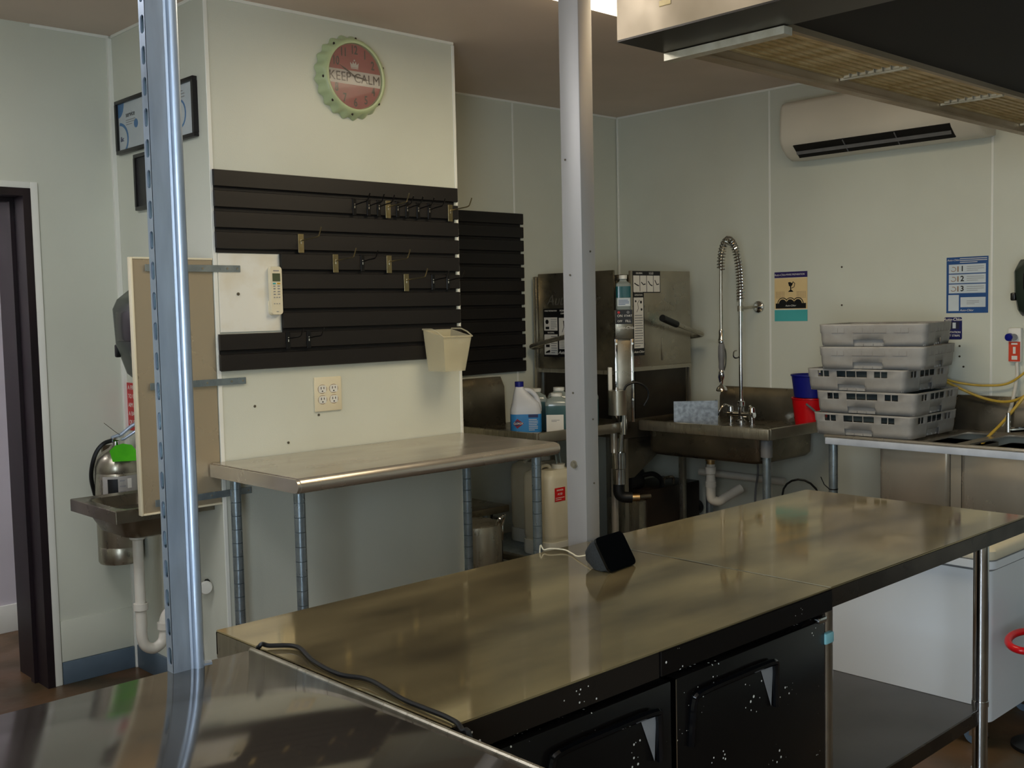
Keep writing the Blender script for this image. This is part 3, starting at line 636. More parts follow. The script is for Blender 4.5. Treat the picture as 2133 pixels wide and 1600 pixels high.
# ================================================================== TOWEL DISPENSER, SIGN, EXTINGUISHER
def dispenser(xw, y0, y1, z0, z1, label, dep=0.235):
    t = thing('towel_dispenser', (xw, (y0 + y1) / 2, z0), label, 'dispenser'); H = z1 - z0
    P = [(0, 0), (0, H), (dep * 0.72, H), (dep * 0.92, H - 0.035), (dep, H * 0.80), (dep * 0.97, H * 0.42), (dep * 0.80, H * 0.10), (dep * 0.62, 0)]
    loops = [[(xw - (p[0] * k), yy, z0 + H / 2 + (p[1] - H / 2) * kk) for p in P] for yy, k, kk in ((y0, 0.86, 0.93), (y0 + 0.015, 0.97, 0.985), (y0 + 0.04, 1, 1), (y1 - 0.04, 1, 1), (y1 - 0.015, 0.97, 0.985), (y1, 0.86, 0.93))]
    G().rings(loops).obj('housing', disp_m, t, 40)
    G().box(xw - dep * 1.012, xw - dep * 0.90, y0 + 0.05, y1 - 0.05, z0 + H * 0.45, z0 + H * 0.78, 0.012).obj('window', disp_dark, t)
    G().box(xw - dep * 0.93, xw - dep * 0.70, y1 - 0.012, y1 + 0.010, z0 + H * 0.28, z0 + H * 0.42, 0.006).obj('feed_lever', blackp, t)
    g = G(); g.lathe([(0.0, 0), (0.055, 0.001), (0.060, 0.008), (0.054, 0.010), (0.0, 0.009)], (xw - dep * 0.86, (y0 + y1) / 2 - 0.02, z0 + H * 0.22), (-0.9, 0, -0.38), 28)
    for v in g.bm.verts: v.co.y = (y0 + y1) / 2 - 0.02 + (v.co.y - (y0 + y1) / 2 + 0.02) * 0.6
    g.obj('badge', disp_dark, t)
    G().box(xw - dep * 0.55, xw - dep * 0.25, y0 + 0.03, y1 - 0.03, z0 - 0.012, z0 + 0.004).obj('paper_slot', greyp, t)
dispenser(XL, 3.775, 4.085, 1.262, 1.622, 'smoky dark paper towel dispenser behind the splash panel')
dispenser(XR, 1.690, 1.995, 1.433, 1.690, 'dark paper towel dispenser cut by the right picture edge')

t = thing('fire_sign', (XL, 4.42, 1.035), 'narrow red sign with white lettering above the extinguisher', 'sign')
s = Sheet((XL - 0.0, 4.489, 1.036), *FX)
s.rect(0, 0.13, 0, 0.203, red_sign, 0.003)
for i, tx in enumerate(('A FIRE', 'TO USE', 'AIM AT', 'A BASE', 'OF FIRE')): s.text(tx, 0.012, 0.182 - i * 0.037, 0.026, white_print, 0.0034, align='LEFT')
s.done(t, 'sign_plate')

t = thing('fire_extinguisher', (1.868, 4.395, 0.495), 'silver fire extinguisher with a lime green tag behind the hand sink', 'extinguisher')
ex, ey = 1.868, 4.398
G().lathe([(0.0, 0.497), (0.085, 0.497), (0.090, 0.506), (0.090, 0.565), (0.0885, 0.568), (0.090, 0.571), (0.090, 0.872), (0.0885, 0.875), (0.090, 0.878), (0.089, 0.905), (0.080, 0.935), (0.055, 0.962), (0.030, 0.976), (0.022, 0.986), (0.0, 0.987)], (ex, ey, 0), n=36).obj('cylinder', steel, t)
G().cyl((ex, ey, 0.985), (ex, ey, 1.005), 0.016).box(ex - 0.018, ex + 0.018, ey - 0.016, ey + 0.016, 1.003, 1.020, 0.003).obj('valve', chrome, t)
G().tube([(ex - 0.02, ey - 0.004, 1.018), (ex + 0.02, ey - 0.01, 1.030), (ex + 0.06, ey - 0.02, 1.062), (ex + 0.085, ey - 0.028, 1.075)], 0.008, 8).obj('handle', galv, t)
G().tube([(ex - 0.02, ey - 0.004, 1.006), (ex + 0.03, ey - 0.012, 1.01), (ex + 0.075, ey - 0.026, 1.04)], 0.006, 8).obj('lever', galv, t)
G().tube(smooth_path([(ex - 0.015, ey, 1.008), (ex - 0.055, ey - 0.005, 0.998), (ex - 0.082, ey + 0.005, 0.965), (ex - 0.096, ey + 0.02, 0.91), (ex - 0.092, ey + 0.045, 0.85), (ex - 0.07, ey + 0.07, 0.78)]), 0.009, 8).obj('hose', rubber, t)
G().tube([(ex - 0.055, ey - 0.02, 1.085), (ex - 0.01, ey - 0.02, 1.045), (ex + 0.01, ey - 0.018, 1.03)], 0.0012, 5).obj('pin_wire', steel_dark, t)
tg = [(-0.052, -0.068), (0.058, -0.075), (0.066, -0.045), (0.045, -0.004), (0.008, 0.006), (-0.028, 0.0), (-0.055, -0.02)]
G().fprism(tg, (ex - 0.008, ey - 0.068, 0.992), (0.97, 0.0, 0), (0, 0.42, 0.9), (0, -0.9, 0.42), 0, 0.002).obj('tag', lime_m, t)
g = G()
def curved(a0, a1, z0, z1, r):
    n = 10; vs = [[g.bm.verts.new((ex + r * math.sin(a0 + (a1 - a0) * i / n), ey - r * math.cos(a0 + (a1 - a0) * i / n), z)) for i in range(n + 1)] for z in (z0, z1)]
    for i in range(n): g.bm.faces.new((vs[0][i], vs[0][i + 1], vs[1][i + 1], vs[1][i]))
curved(-1.1, 0.9, 0.770, 0.866, 0.0908); lab = g.obj('label', M('silver_label', (176, 172, 166), 0.4, col2=(164, 160, 154), vs=30), t)
g = G(); curved(-0.85, -0.40, 0.775, 0.856, 0.0914); g.obj('label_print', black_print, lab)
g = G(); curved(0.02, 0.22, 0.815, 0.855, 0.0914); g.obj('label_print', white_print, lab)
g = G(); curved(-0.32, -0.06, 0.80, 0.806, 0.0914); curved(-0.32, -0.06, 0.822, 0.828, 0.0914); curved(-0.32, -0.1, 0.845, 0.851, 0.0914); g.obj('label_print', grey_print, lab)
G().box(ex - 0.02, ex + 0.02, ey + 0.088, YB, 0.55, 0.98).obj('wall_bracket', steel_dark, t)

# ================================================================== HAND SINK
t = thing('hand_sink', (XL, 3.96, 0.66), 'wall-hung stainless hand sink with white drain pipe', 'sink')
HX, HY0, HY1, HZ = 1.580, 3.752, 4.170, 0.825
bm_loops = []
def hl(x0, x1, y0, y1, r, z, n=5): return [(p[0], p[1], z) for p in rrect(x0, x1, y0, y1, r, n)]
loops = [hl(HX, XL - 0.001, HY0, HY1, 0.004, HZ - 0.046), hl(HX, XL - 0.001, HY0, HY1, 0.004, HZ - 0.002), hl(HX + 0.002, XL - 0.002, HY0 + 0.002, HY1 - 0.002, 0.004, HZ),
         hl(HX + 0.045, XL - 0.10, HY0 + 0.045, HY1 - 0.045, 0.05, HZ - 0.004), hl(HX + 0.055, XL - 0.11, HY0 + 0.055, HY1 - 0.055, 0.05, HZ - 0.02),
         hl(HX + 0.075, XL - 0.13, HY0 + 0.075, HY1 - 0.075, 0.05, HZ - 0.115), hl(HX + 0.12, XL - 0.17, HY0 + 0.12, HY1 - 0.12, 0.04, HZ - 0.125)]
G().rings(loops).obj('basin', steel_dark, t, 40)
loops = [hl(HX + 0.05, XL - 0.06, HY0 + 0.03, HY1 - 0.03, 0.05, HZ - 0.0465), hl(HX + 0.055, XL - 0.065, HY0 + 0.035, HY1 - 0.035, 0.05, HZ - 0.075), hl(HX + 0.075, XL - 0.085, HY0 + 0.06, HY1 - 0.06, 0.05, HZ - 0.118), hl(HX + 0.11, XL - 0.12, HY0 + 0.10, HY1 - 0.10, 0.04, HZ - 0.130)]
G().rings(loops).obj('bowl', steel_dark, t, 40)
G().box(XL - 0.02, XL, HY0, HY1, HZ, HZ + 0.10, 0.002).obj('backsplash', steel_dark, t)
sx, sy = 1.735, 3.93
G().lathe([(0.030, HZ - 0.128), (0.030, HZ - 0.145), (0.022, HZ - 0.15), (0.0195, HZ - 0.15), (0.0195, 0.43), (0.027, 0.43), (0.027, 0.405), (0.0205, 0.40), (0.0205, 0.33)], (sx, sy, 0), n=20).obj('tailpipe', pvc, t)
G().tube(smooth_path([(sx, sy, 0.335), (sx, sy, 0.30), (sx + 0.012, sy, 0.262), (sx + 0.045, sy, 0.245), (sx + 0.08, sy, 0.262), (sx + 0.092, sy, 0.30), (sx + 0.092, sy, 0.34), (sx + 0.11, sy, 0.372), (sx + 0.15, sy, 0.38), (XL, sy, 0.38)], 5), 0.0205, 12).obj('trap', pvc, t)
G().cyl((sx + 0.092, sy, 0.312), (sx + 0.092, sy, 0.338), 0.028, n=16).obj('trap_nut', pvc, t)
for y, z, lb in ((3.835, 0.475, 'white round shutoff valve handle below the splash panel'), (4.10, 0.475, 'dark shutoff valve behind the galvanised upright')):
    v = thing('shutoff_valve', (XL, y, z), lb, 'valve')
    G().cyl((XL, y, z), (XL - 0.045, y, z), 0.012, n=14).cyl((XL, y, z), (XL - 0.006, y, z), 0.022, n=16).obj('stem', blackp, v)
    G().cyl((XL - 0.03, y, z), (XL - 0.03, y - 0.035, z), 0.008, n=10).obj('spindle', blackp, v)
    G().lathe([(0.0, 0), (0.024, 0.002), (0.027, 0.010), (0.022, 0.018), (0.0, 0.02)], (XL - 0.03, y - 0.033, z), (-0.25, -1, 0), 18).obj('handwheel', whitep if y < 4 else blackp, v)

# ================================================================== WORK TABLE AGAINST THE COLUMN
t = thing('work_table', (2.54, 3.38, 0), 'stainless work table with rolled front edge against the column', 'table')
WX0, WX1, WY0, WY1, WZ = 1.918, 3.168, 3.082, YW - 0.006, 0.964
prof = [(WY1, WZ), (WY0 + 0.024, WZ)] + [(WY0 + 0.024 - 0.024 * math.sin(a), WZ - 0.024 + 0.024 * math.cos(a)) for a in [PI * i / 10 for i in range(1, 11)]] + [(WY0 + 0.040, WZ - 0.048)]
G().prism(thick(prof[::-1], 0.0025)[::-1], 'x', WX0 + 0.012, WX1 - 0.012).obj('tabletop', steel_table, t, 50)
for xa, xb in ((WX0, WX0 + 0.012), (WX1 - 0.012, WX1)):
    P = [(WY1, WZ - 0.001), (WY0 + 0.024, WZ - 0.001)] + [(WY0 + 0.024 - 0.0235 * math.sin(a), WZ - 0.0245 + 0.0235 * math.cos(a)) for a in [PI * i / 10 for i in range(1, 11)]] + [(WY1, WZ - 0.0480)]
    G().prism(P, 'x', xa, xb).obj('end_cap', steel_table, t, 50)
G().box(WX0 + 0.06, WX1 - 0.06, WY0 + 0.09, WY1 - 0.03, WZ - 0.045, WZ - 0.0035).obj('stiffener', steel_dark, t)
lgm = {}
for x, y in ((1.972, 3.165), (1.977, 3.610), (3.112, 3.610), (3.108, 3.165)):
    prof = [(0.0, 0.0), (0.020, 0.0), (0.020, 0.03)]
    z = 0.06
    prof += [(0.0170, 0.031)]
    while z < WZ - 0.06:
        prof += [(0.0195, z - 0.0505), (0.0195, z - 0.0012), (0.0180, z - 0.0006), (0.0180, z + 0.0006), (0.0195, z + 0.0012)]; z += 0.0508
    prof = [p for p in prof if p[1] >= 0]; prof = sorted(prof[1:], key=lambda p: p[1])
    prof += [(0.0195, WZ - 0.04)]
    if not lgm:
        lgm['m'] = G().lathe(prof, (0, 0, 0), n=20).mesh('leg', galv_leg)
    o = place('leg', lgm['m'], t); o.location.x += x; o.location.y += y
# ================================================================== DISH MACHINE IN THE CORNER
RV, FV = Vector((0.727, -0.687, 0)), Vector((0.687, 0.727, 0))
MX0, MX1, MY0, MY1 = 4.425, 4.995, 3.820, 4.440
t = thing('dish_machine', (4.71, 4.13, 0), 'stainless two-door corner dish machine with black and white stickers', 'dishwasher')
G().box(MX0 + 0.012, MX1, MY0 + 0.012, MY1, 0.80, 1.66, 0.004).box(MX0 + 0.02, MX1 - 0.02, MY0 + 0.02, MY1 - 0.01, 1.66, 1.69, 0.004).obj('body', steel_dark, t)
G().box(MX0 + 0.006, MX0 + 0.011, MY0 + 0.10, MY1 - 0.02, 0.905, 1.17).box(MX0 + 0.10, MX1 - 0.02, MY0 + 0.006, MY0 + 0.011, 0.905, 1.18).obj('splash_curtain', M('dark_curtain_steel', (66, 62, 56), 0.3, 0.9, col2=(50, 46, 42), vs=5), t)  # steel darker than the body, below the doors
dl = G().box(MX0 - 0.012, MX0 + 0.004, MY0 + 0.055, MY1 + 0.01, 1.170, 1.715, 0.003).obj('door', steel_dark, t)
dr = G().box(MX0 + 0.055, MX1 + 0.005, MY0 - 0.012, MY0 + 0.004, 1.185, 1.710, 0.003).obj('door', steel, t)
G().box(MX0 - 0.016, MX0 - 0.012, MY0 + 0.055, MY1 + 0.01, 1.150, 1.172).obj('door_lip', steel, dl)
G().box(MX0 + 0.055, MX1 + 0.005, MY0 - 0.016, MY0 - 0.012, 1.165, 1.187).obj('door_lip', steel, dr)
# door stickers
s = Sheet((MX0 - 0.0122, 4.410, 1.240), *FX)      # left door sheet, panel 0.245 wide
s.rect(0, 0.245, 0, 0.275, black_print)
s.rect(0.006, 0.112, 0.150, 0.225, white_print, 0.0012).rect(0.006, 0.112, 0.012, 0.128, white_print, 0.0012).rect(0.124, 0.238, 0.045, 0.222, white_print, 0.0012)
s.text('WARE PREPARATION', 0.06, 0.262, 0.012, white_print, 0.0013, sx=0.85).text('MONITORING', 0.18, 0.262, 0.015, white_print, 0.0013).text('CHEMICAL LEVELS', 0.18, 0.246, 0.012, white_print, 0.0013, sx=0.85)
s.text('RACKING', 0.06, 0.138, 0.012, white_print, 0.0013)
s.disc(0.03, 0.200, 0.013, black_print, 0.0016).rect(0.018, 0.046, 0.158, 0.172, black_print, 0.0016).rect(0.018, 0.042, 0.09, 0.10, black_print, 0.0016).rect(0.018, 0.048, 0.055, 0.07, black_print, 0.0016).poly([(0.015, 0.02), (0.05, 0.025), (0.05, 0.04), (0.02, 0.03)], black_print, 0.0016)
s.lines(0.060, 0.106, 0.155, 0.22, 6, grey_print, 0.35, 0.0016).lines(0.060, 0.106, 0.018, 0.122, 8, grey_print, 0.35, 0.0016).lines(0.130, 0.232, 0.052, 0.12, 8, grey_print, 0.35, 0.0016)
s.band([(0.15, 0.14), (0.165, 0.17), (0.160, 0.205), (0.175, 0.19), (0.195, 0.205), (0.19, 0.17), (0.215, 0.15)], 0.003, black_print, 0.0016).disc(0.212, 0.165, 0.008, black_print, 0.0016)
s.text('Auto-Chlor', 0.18, 0.025, 0.026, white_print, 0.0013, bold=0.0004, shear=0.3)
s.done(dl, 'sticker_print')
s = Sheet((MX0 - 0.0122, 4.31, 1.50), *FX); s.text('Auto-Chlor', 0.13, 0.06, 0.085, MATS['brushed_stainless'], 0.0005, shear=0.35); s.done(dl, 'engraving')
s = Sheet((MX0 + 0.0705, MY0 - 0.0122, 1.25), *FY)
s.rect(0, 0.092, 0, 0.36, black_print).rect(0.006, 0.086, 0.04, 0.315, white_print, 0.0012)
s.text('AUTOMATIC', 0.046, 0.345, 0.013, white_print, 0.0013).text('OPERATION', 0.046, 0.328, 0.012, white_print, 0.0013)
s.disc(0.022, 0.295, 0.006, black_print, 0.0016).disc(0.066, 0.29, 0.008, black_print, 0.0016).disc(0.07, 0.25, 0.007, black_print, 0.0016).band([(0.03, 0.235), (0.045, 0.255), (0.04, 0.285), (0.055, 0.30)], 0.003, black_print, 0.0016)
s.lines(0.012, 0.080, 0.045, 0.225, 13, grey_print, 0.35, 0.0016).text('Auto-Chlor', 0.046, 0.02, 0.018, white_print, 0.0013, shear=0.3); s.done(dr, 'sticker_print')
s = Sheet((MX0 + 0.07, MY0 - 0.0122, 1.590), *FY)
s.rect(0, 0.235, 0, 0.118, black_print)
for i in range(4):
    s.rect(0.005 + i * 0.0575, 0.0575 + i * 0.0575, 0.005, 0.094, white_print, 0.0012)
    s.band([(0.012 + i * 0.0575, 0.05 + 0.006 * i), (0.03 + i * 0.0575, 0.042), (0.05 + i * 0.0575, 0.035 + 0.01 * (i % 2))], 0.006, black_print, 0.0016)
s.text('DELIMING', 0.055, 0.106, 0.012, white_print, 0.0013).text('1-2-3', 0.155, 0.106, 0.018, white_print, 0.0013, bold=0.0004); s.done(dr, 'sticker_print')
s = Sheet((MX0 + 0.16, MY0 - 0.0122, 1.48), *FY); s.text('Auto-Chlor', 0.12, 0.03, 0.075, MATS['brushed_stainless'], 0.0004, shear=0.35); s.done(dr, 'engraving')
# small handle plate on the right door
G().box(4.735, 4.750, MY0 - 0.018, MY0 - 0.012, 1.215, 1.34, 0.002).obj('pull_strip', steel, dr)
# lift handles
hr = G().tube(smooth_path([(5.00, 3.96, 1.330), (5.035, 3.90, 1.332), (5.055, 3.80, 1.342), (5.02, 3.745, 1.352), (4.90, 3.725, 1.378), (4.72, 3.705, 1.420)], 6), 0.013, 10).obj('lift_handle', steel, t)
G().tube([(4.745, 3.708, 1.414), (4.66, 3.70, 1.436), (4.60, 3.692, 1.452)], 0.019, 12).obj('grip', rubber, hr)
G().tube(smooth_path([(4.46, 4.455, 1.29), (4.40, 4.462, 1.292), (4.345, 4.445, 1.300), (4.325, 4.36, 1.318), (4.33, 4.20, 1.350), (4.335, 4.02, 1.385), (4.338, 3.95, 1.40)], 6), 0.013, 10).obj('lift_handle', steel, t)
G().box(4.395, 4.43, 4.452, 4.475, 0.95, 1.70, 0.003).obj('guide_rail', steel, t)
G().box(MX1 + 0.006, MX1 + 0.02, MY0 + 0.0, MY0 + 0.03, 0.92, 1.60, 0.003).obj('guide_rail', steel, t)
# corner column with controls
CO = Vector((MX0 + 0.012, MY0 + 0.012, 0)) - FV * 0.055
def cbox(g, a0, a1, z0, z1, d0, d1, bev=0.002): return g.obox(CO, RV, (0, 0, 1), -FV, a0, a1, z0, z1, d0, d1, bev)
cbox(G(), -0.05, 0.05, 0.90, 1.345, -0.02, 0.0).obj('corner_channel', steel_dark, t)
cbox(cbox(G(), -0.05, -0.036, 0.90, 1.345, 0.0, 0.012, 0.001), 0.036, 0.05, 0.90, 1.345, 0.0, 0.012, 0.001).obj('channel_rib', chrome, t)
cbox(G(), -0.048, 0.046, 1.345, 1.50, -0.03, 0.018).obj('control_box', steel_dark, t)
s = Sheet(CO - FV * 0.0182, RV, (0, 0, 1), -FV)
s.rect(-0.046, 0.044, 1.425, 1.500, black_print).text('ON', -0.022, 1.468, 0.018, white_print).text('START', 0.022, 1.468, 0.015, white_print).text('OFF', -0.022, 1.44, 0.015, white_print).text('FILL', 0.022, 1.44, 0.018, white_print)
s.disc(-0.028, 1.487, 0.007, red_sign, 0.004).disc(0.022, 1.487, 0.008, greyp, 0.004).text('Auto-Chlor', 0.01, 1.405, 0.022, white_print, shear=0.3); s.done(t, 'control_print')
for z in (1.32, 1.17, 1.02): 
    for a in (-0.043, 0.043): G().cyl(CO + RV * a - FV * 0.012 + Vector((0, 0, z)), CO + RV * a - FV * 0.015 + Vector((0, 0, z)), 0.006, n=10).obj('rivet', chrome, t)
# pump, pipe run and frame under the machine
pc = CO - FV * 0.06 + RV * (-0.045)
def pz(z, a=0, f=0): return pc + RV * a + FV * f + Vector((0, 0, z))
G().cyl(pz(0.945), pz(1.075), 0.050, n=28).obj('pump_motor', steel, t)
G().tube(smooth_path([pz(1.06, 0.03), pz(1.10, 0.05), pz(1.115, 0.10), pz(1.09, 0.15), pz(1.04, 0.165), pz(0.99, 0.14)]), 0.006, 8).obj('motor_cable', rubber, t)
G().cyl(pz(0.84, 0.03), pz(0.945, 0.03), 0.020).cyl(pz(0.66), pz(0.745), 0.040, n=28).cyl(pz(0.575, 0.002), pz(0.655, 0.002), 0.034, n=28).cyl(pz(0.745, 0.01), pz(0.84, 0.02), 0.014).obj('chrome_pipe', chrome, t)
G().tube(smooth_path([pz(0.585), pz(0.53), pz(0.505, 0.02), pz(0.50, 0.07)]), 0.030, 12).obj('elbow', rubber, t)
G().cyl(pz(0.50, 0.07), pz(0.50, 0.11), 0.020, n=16).obj('union', brass, t)
G().cyl(pz(0.50, 0.11), pz(0.502, 0.17, 0.02), 0.014, n=14).obj('union_pipe', steel_dark, t)
for (x, y) in ((MX0 + 0.03, MY0 + 0.03), (MX1 - 0.03, MY0 + 0.03), (MX0 + 0.03, MY1 - 0.03), (MX1 - 0.03, MY1 - 0.03)):
    G().box(x - 0.016, x + 0.016, y - 0.016, y + 0.016, 0.0, 0.80, 0.002).obj('leg', steel, t)
G().prism([(MX0 + 0.05, 0.80), (MX0 + 0.36, 0.80), (MX0 + 0.36, 0.72), (MX0 + 0.10, 0.58), (MX0 + 0.05, 0.58)], 'y', MY0 + 0.02, MY0 + 0.03).obj('side_gusset', steel_dark, t)
cbox(G(), -0.088, -0.066, 1.07, 1.195, -0.03, 0.01, 0.005).obj('switch_cover', whitep, t)
# chemical bottle standing on the control box
t = thing('chemical_bottle', CO + Vector((0, 0, 1.50)), 'clear bottle of teal chemical on top of the dish machine controls', 'bottle')
bl = lambda k, z: [CO - FV * (-0.006) + RV * p[0] * k + FV * p[1] * k + Vector((0, 0, z)) for p in rrect(-0.040, 0.040, -0.023, 0.023, 0.012, 4)]
G().rings([bl(0.95, 1.501), bl(1, 1.506), bl(1, 1.565)]).obj('bottle_base', clear_bottle, t)
G().rings([bl(1.0, 1.565), bl(1.0, 1.625)]).obj('teal_contents', teal_liquid, t)
G().rings([bl(1, 1.625), bl(0.95, 1.64), bl(0.5, 1.652), bl(0.45, 1.664)]).obj('shoulder', clear_bottle, t)
G().cyl(CO + FV * 0.006 + Vector((0, 0, 1.664)), CO + FV * 0.006 + Vector((0, 0, 1.684)), 0.022, n=18).obj('cap', whitep, t)
s = Sheet(CO - FV * 0.0175, RV, (0, 0, 1), -FV); s.rect(-0.034, 0.034, 1.520, 1.562, pale_print).lines(-0.028, 0.028, 1.525, 1.555, 4, blue_print, 0.4); s.done(t, 'bottle_label')
# booster box under the machine
t = thing('booster_box', (4.90, 3.94, 0.0), 'dark metal booster heater box on the floor under the dish machine', 'heater')
G().box(4.665, 5.14, 3.862, 4.14, 0.02, 0.485, 0.004).obj('case', M('sooty_case', (58, 46, 38), 0.4, 0.5, col2=(42, 36, 30), vs=6), t)
G().box(4.60, 4.664, 3.872, 4.10, 0.10, 0.43, 0.003).obj('end_box', steel, t)
G().tube(smooth_path([(4.84, 3.89, 0.485), (4.84, 3.89, 0.52), (4.86, 3.89, 0.53), (4.91, 3.89, 0.53), (4.93, 3.89, 0.52), (4.93, 3.89, 0.485)]), 0.009, 8).obj('carry_handle', steel_dark, t)
G().box(4.60, 4.72, 3.92, 4.05, 0.488, 0.60, 0.02).obj('motor', blackp, t)
G().tube(smooth_path([(4.70, 3.93, 0.56), (4.76, 3.90, 0.565), (4.81, 3.885, 0.53), (4.82, 3.885, 0.487)]), 0.014, 8).obj('hose', rubber, t)
G().cyl((5.14, 3.90, 0.32), (5.172, 3.90, 0.32), 0.042, n=22).obj('cap_knob', rubber, t)

# ================================================================== CLEAN DISH TABLE AND ITS BOTTLES
t = thing('dish_table', (4.06, 4.14, 0), 'stainless dish table with raised rim holding the jugs left of the dish machine', 'table')
KX0, KX1, KY0, KY1, KZ = 3.712, 4.40, 3.775, YB - 0.008, 0.903
G().box(KX0 + 0.02, KX1, KY0 + 0.02, KY1, KZ - 0.035, KZ - 0.030).obj('deck', steel_dark, t)
rim = [(0, 0), (0, 0)]
for nm, b in (('rim', (KX0, KX0 + 0.02, KY0, KY1)), ('rim', (KX0 + 0.02, KX1, KY0, KY0 + 0.02))):
    G().box(*b, KZ - 0.055, KZ, 0.008).obj(nm, steel, t)
G().prism([(YB - 0.006, KZ - 0.03), (YB - 0.006, 1.140), (YB - 0.030, 1.140), (YB - 0.060, 1.085), (YB - 0.066, KZ - 0.03), (YB - 0.064, KZ - 0.03)], 'x', KX0, 4.125).obj('backsplash', steel_dark, t)
for x, y in ((3.768, 3.828), (3.768, 4.44), (4.35, 3.83)): G().cyl((x, y, 0), (x, y, KZ - 0.035), 0.0195, n=18).obj('leg', steel_table, t)
G().box(3.79, 4.35, 3.80, 4.46, 0.235, 0.250, 0.002).obj('undershelf', galv_leg, t)
G().box(3.745, 3.79, 3.84, 4.43, 0.225, 0.255, 0.002).obj('shelf_rail', steel_dark, t)

B0 = Vector((3.865, 4.005, KZ - 0.030))
def vp(a, f, z=0.0): return B0 + RV * a + FV * f + Vector((0, 0, z))
t = thing('bleach_jug', vp(0, 0), 'white bleach jug with blue cap and blue label', 'bottle')
def bring(w, dd, z, da=0.0, r=None): return [vp(da, 0, z) + RV * p[0] + FV * p[1] for p in rrect(-w, w, -dd, dd, (r or min(w, dd) * 0.6), 5)]
G().rings([bring(0.070, 0.045, 0.001), bring(0.078, 0.052, 0.008), bring(0.080, 0.053, 0.03), bring(0.080, 0.053, 0.105), bring(0.080, 0.053, 0.125), bring(0.070, 0.048, 0.16), bring(0.042, 0.038, 0.205, -0.02), bring(0.024, 0.024, 0.235, -0.030), bring(0.021, 0.021, 0.244, -0.031)]).obj('bottle_body', bleach_m, t, 50)
G().tube(smooth_path([vp(-0.012, 0, 0.225), vp(0.022, 0, 0.222), vp(0.052, 0, 0.195), vp(0.068, 0, 0.155), vp(0.070, 0, 0.115)]), 0.013, 10).obj('handle', bleach_m, t, 60)
G().cyl(vp(-0.031, 0, 0.243), vp(-0.031, 0, 0.270), 0.023, n=22).obj('cap', blue_plastic, t)
G().rings([bring(0.0808, 0.0538, 0.012), bring(0.0808, 0.0538, 0.105)], False).obj('label', M('light_blue_label', (58, 140, 206), 0.35, col2=(48, 128, 196), vs=8), t, 50)
s = Sheet(vp(0, -0.0540), RV, (0, 0, 1), -FV)
s.rect(0.012, 0.062, 0.088, 0.104, navy_print, 0.0012).lines(0.014, 0.060, 0.02, 0.082, 7, white_print, 0.3, 0.0012)
s.poly([(-0.066, 0.058), (-0.045, 0.083), (-0.012, 0.058), (-0.045, 0.032)], M('maroon_print', (142, 28, 52), 0.4, col2=(130, 24, 46), vs=10), 0.0012).poly([(-0.064, 0.058), (-0.048, 0.072), (-0.018, 0.058), (-0.048, 0.044)], navy_print, 0.0015).text('CLOROX', -0.040, 0.058, 0.013, white_print, 0.002, bold=0.0003, sx=0.9); s.done(t, 'label_print')

def sq_jug(a, f, label, w=0.060, h=0.205, fill=0.70, lab=True):
    t = thing('detergent_jug', vp(a, f), label, 'bottle', 'grey-green detergent jugs on the dish table')
    rg = lambda k, z: [vp(a, f, z) + RV * p[0] * k + FV * p[1] * k for p in rrect(-w, w, -w, w, 0.018, 4)]
    G().rings([rg(0.93, 0.001), rg(1, 0.008), rg(1, h * fill)]).obj('contents', green_liquid, t, 50)
    G().rings([rg(1, h * fill), rg(1, h * 0.76), rg(0.85, h * 0.85), rg(0.48, h * 0.90), rg(0.44, h * 0.93)]).obj('shoulder', clear_bottle, t, 50)
    G().cyl(vp(a, f, h * 0.925), vp(a, f, h), w * 0.50, n=20).obj('cap', whitep, t)
    if lab:
        s = Sheet(vp(a, f - w - 0.0004), RV, (0, 0, 1), -FV); s.rect(-w * 0.92, w * 0.55, 0.004, 0.098, white_print).lines(-w * 0.5, w * 0.2, 0.060, 0.074, 2, grey_print, 0.4); s.done(t, 'jug_label')
sq_jug(0.160, 0.02, 'front grey-green detergent jug with white label beside the bleach')
sq_jug(0.296, 0.045, 'grey-green detergent jug partly behind the steel post')
sq_jug(0.055, 0.150, 'detergent jug directly behind the bleach jug, only its cap and shoulder showing', h=0.222, lab=False)
sq_jug(0.180, 0.175, 'detergent jug behind the front labelled jug', h=0.224, lab=False)
sq_jug(0.330, 0.205, 'rear detergent jug nearest the dish machine door', h=0.226, lab=False)

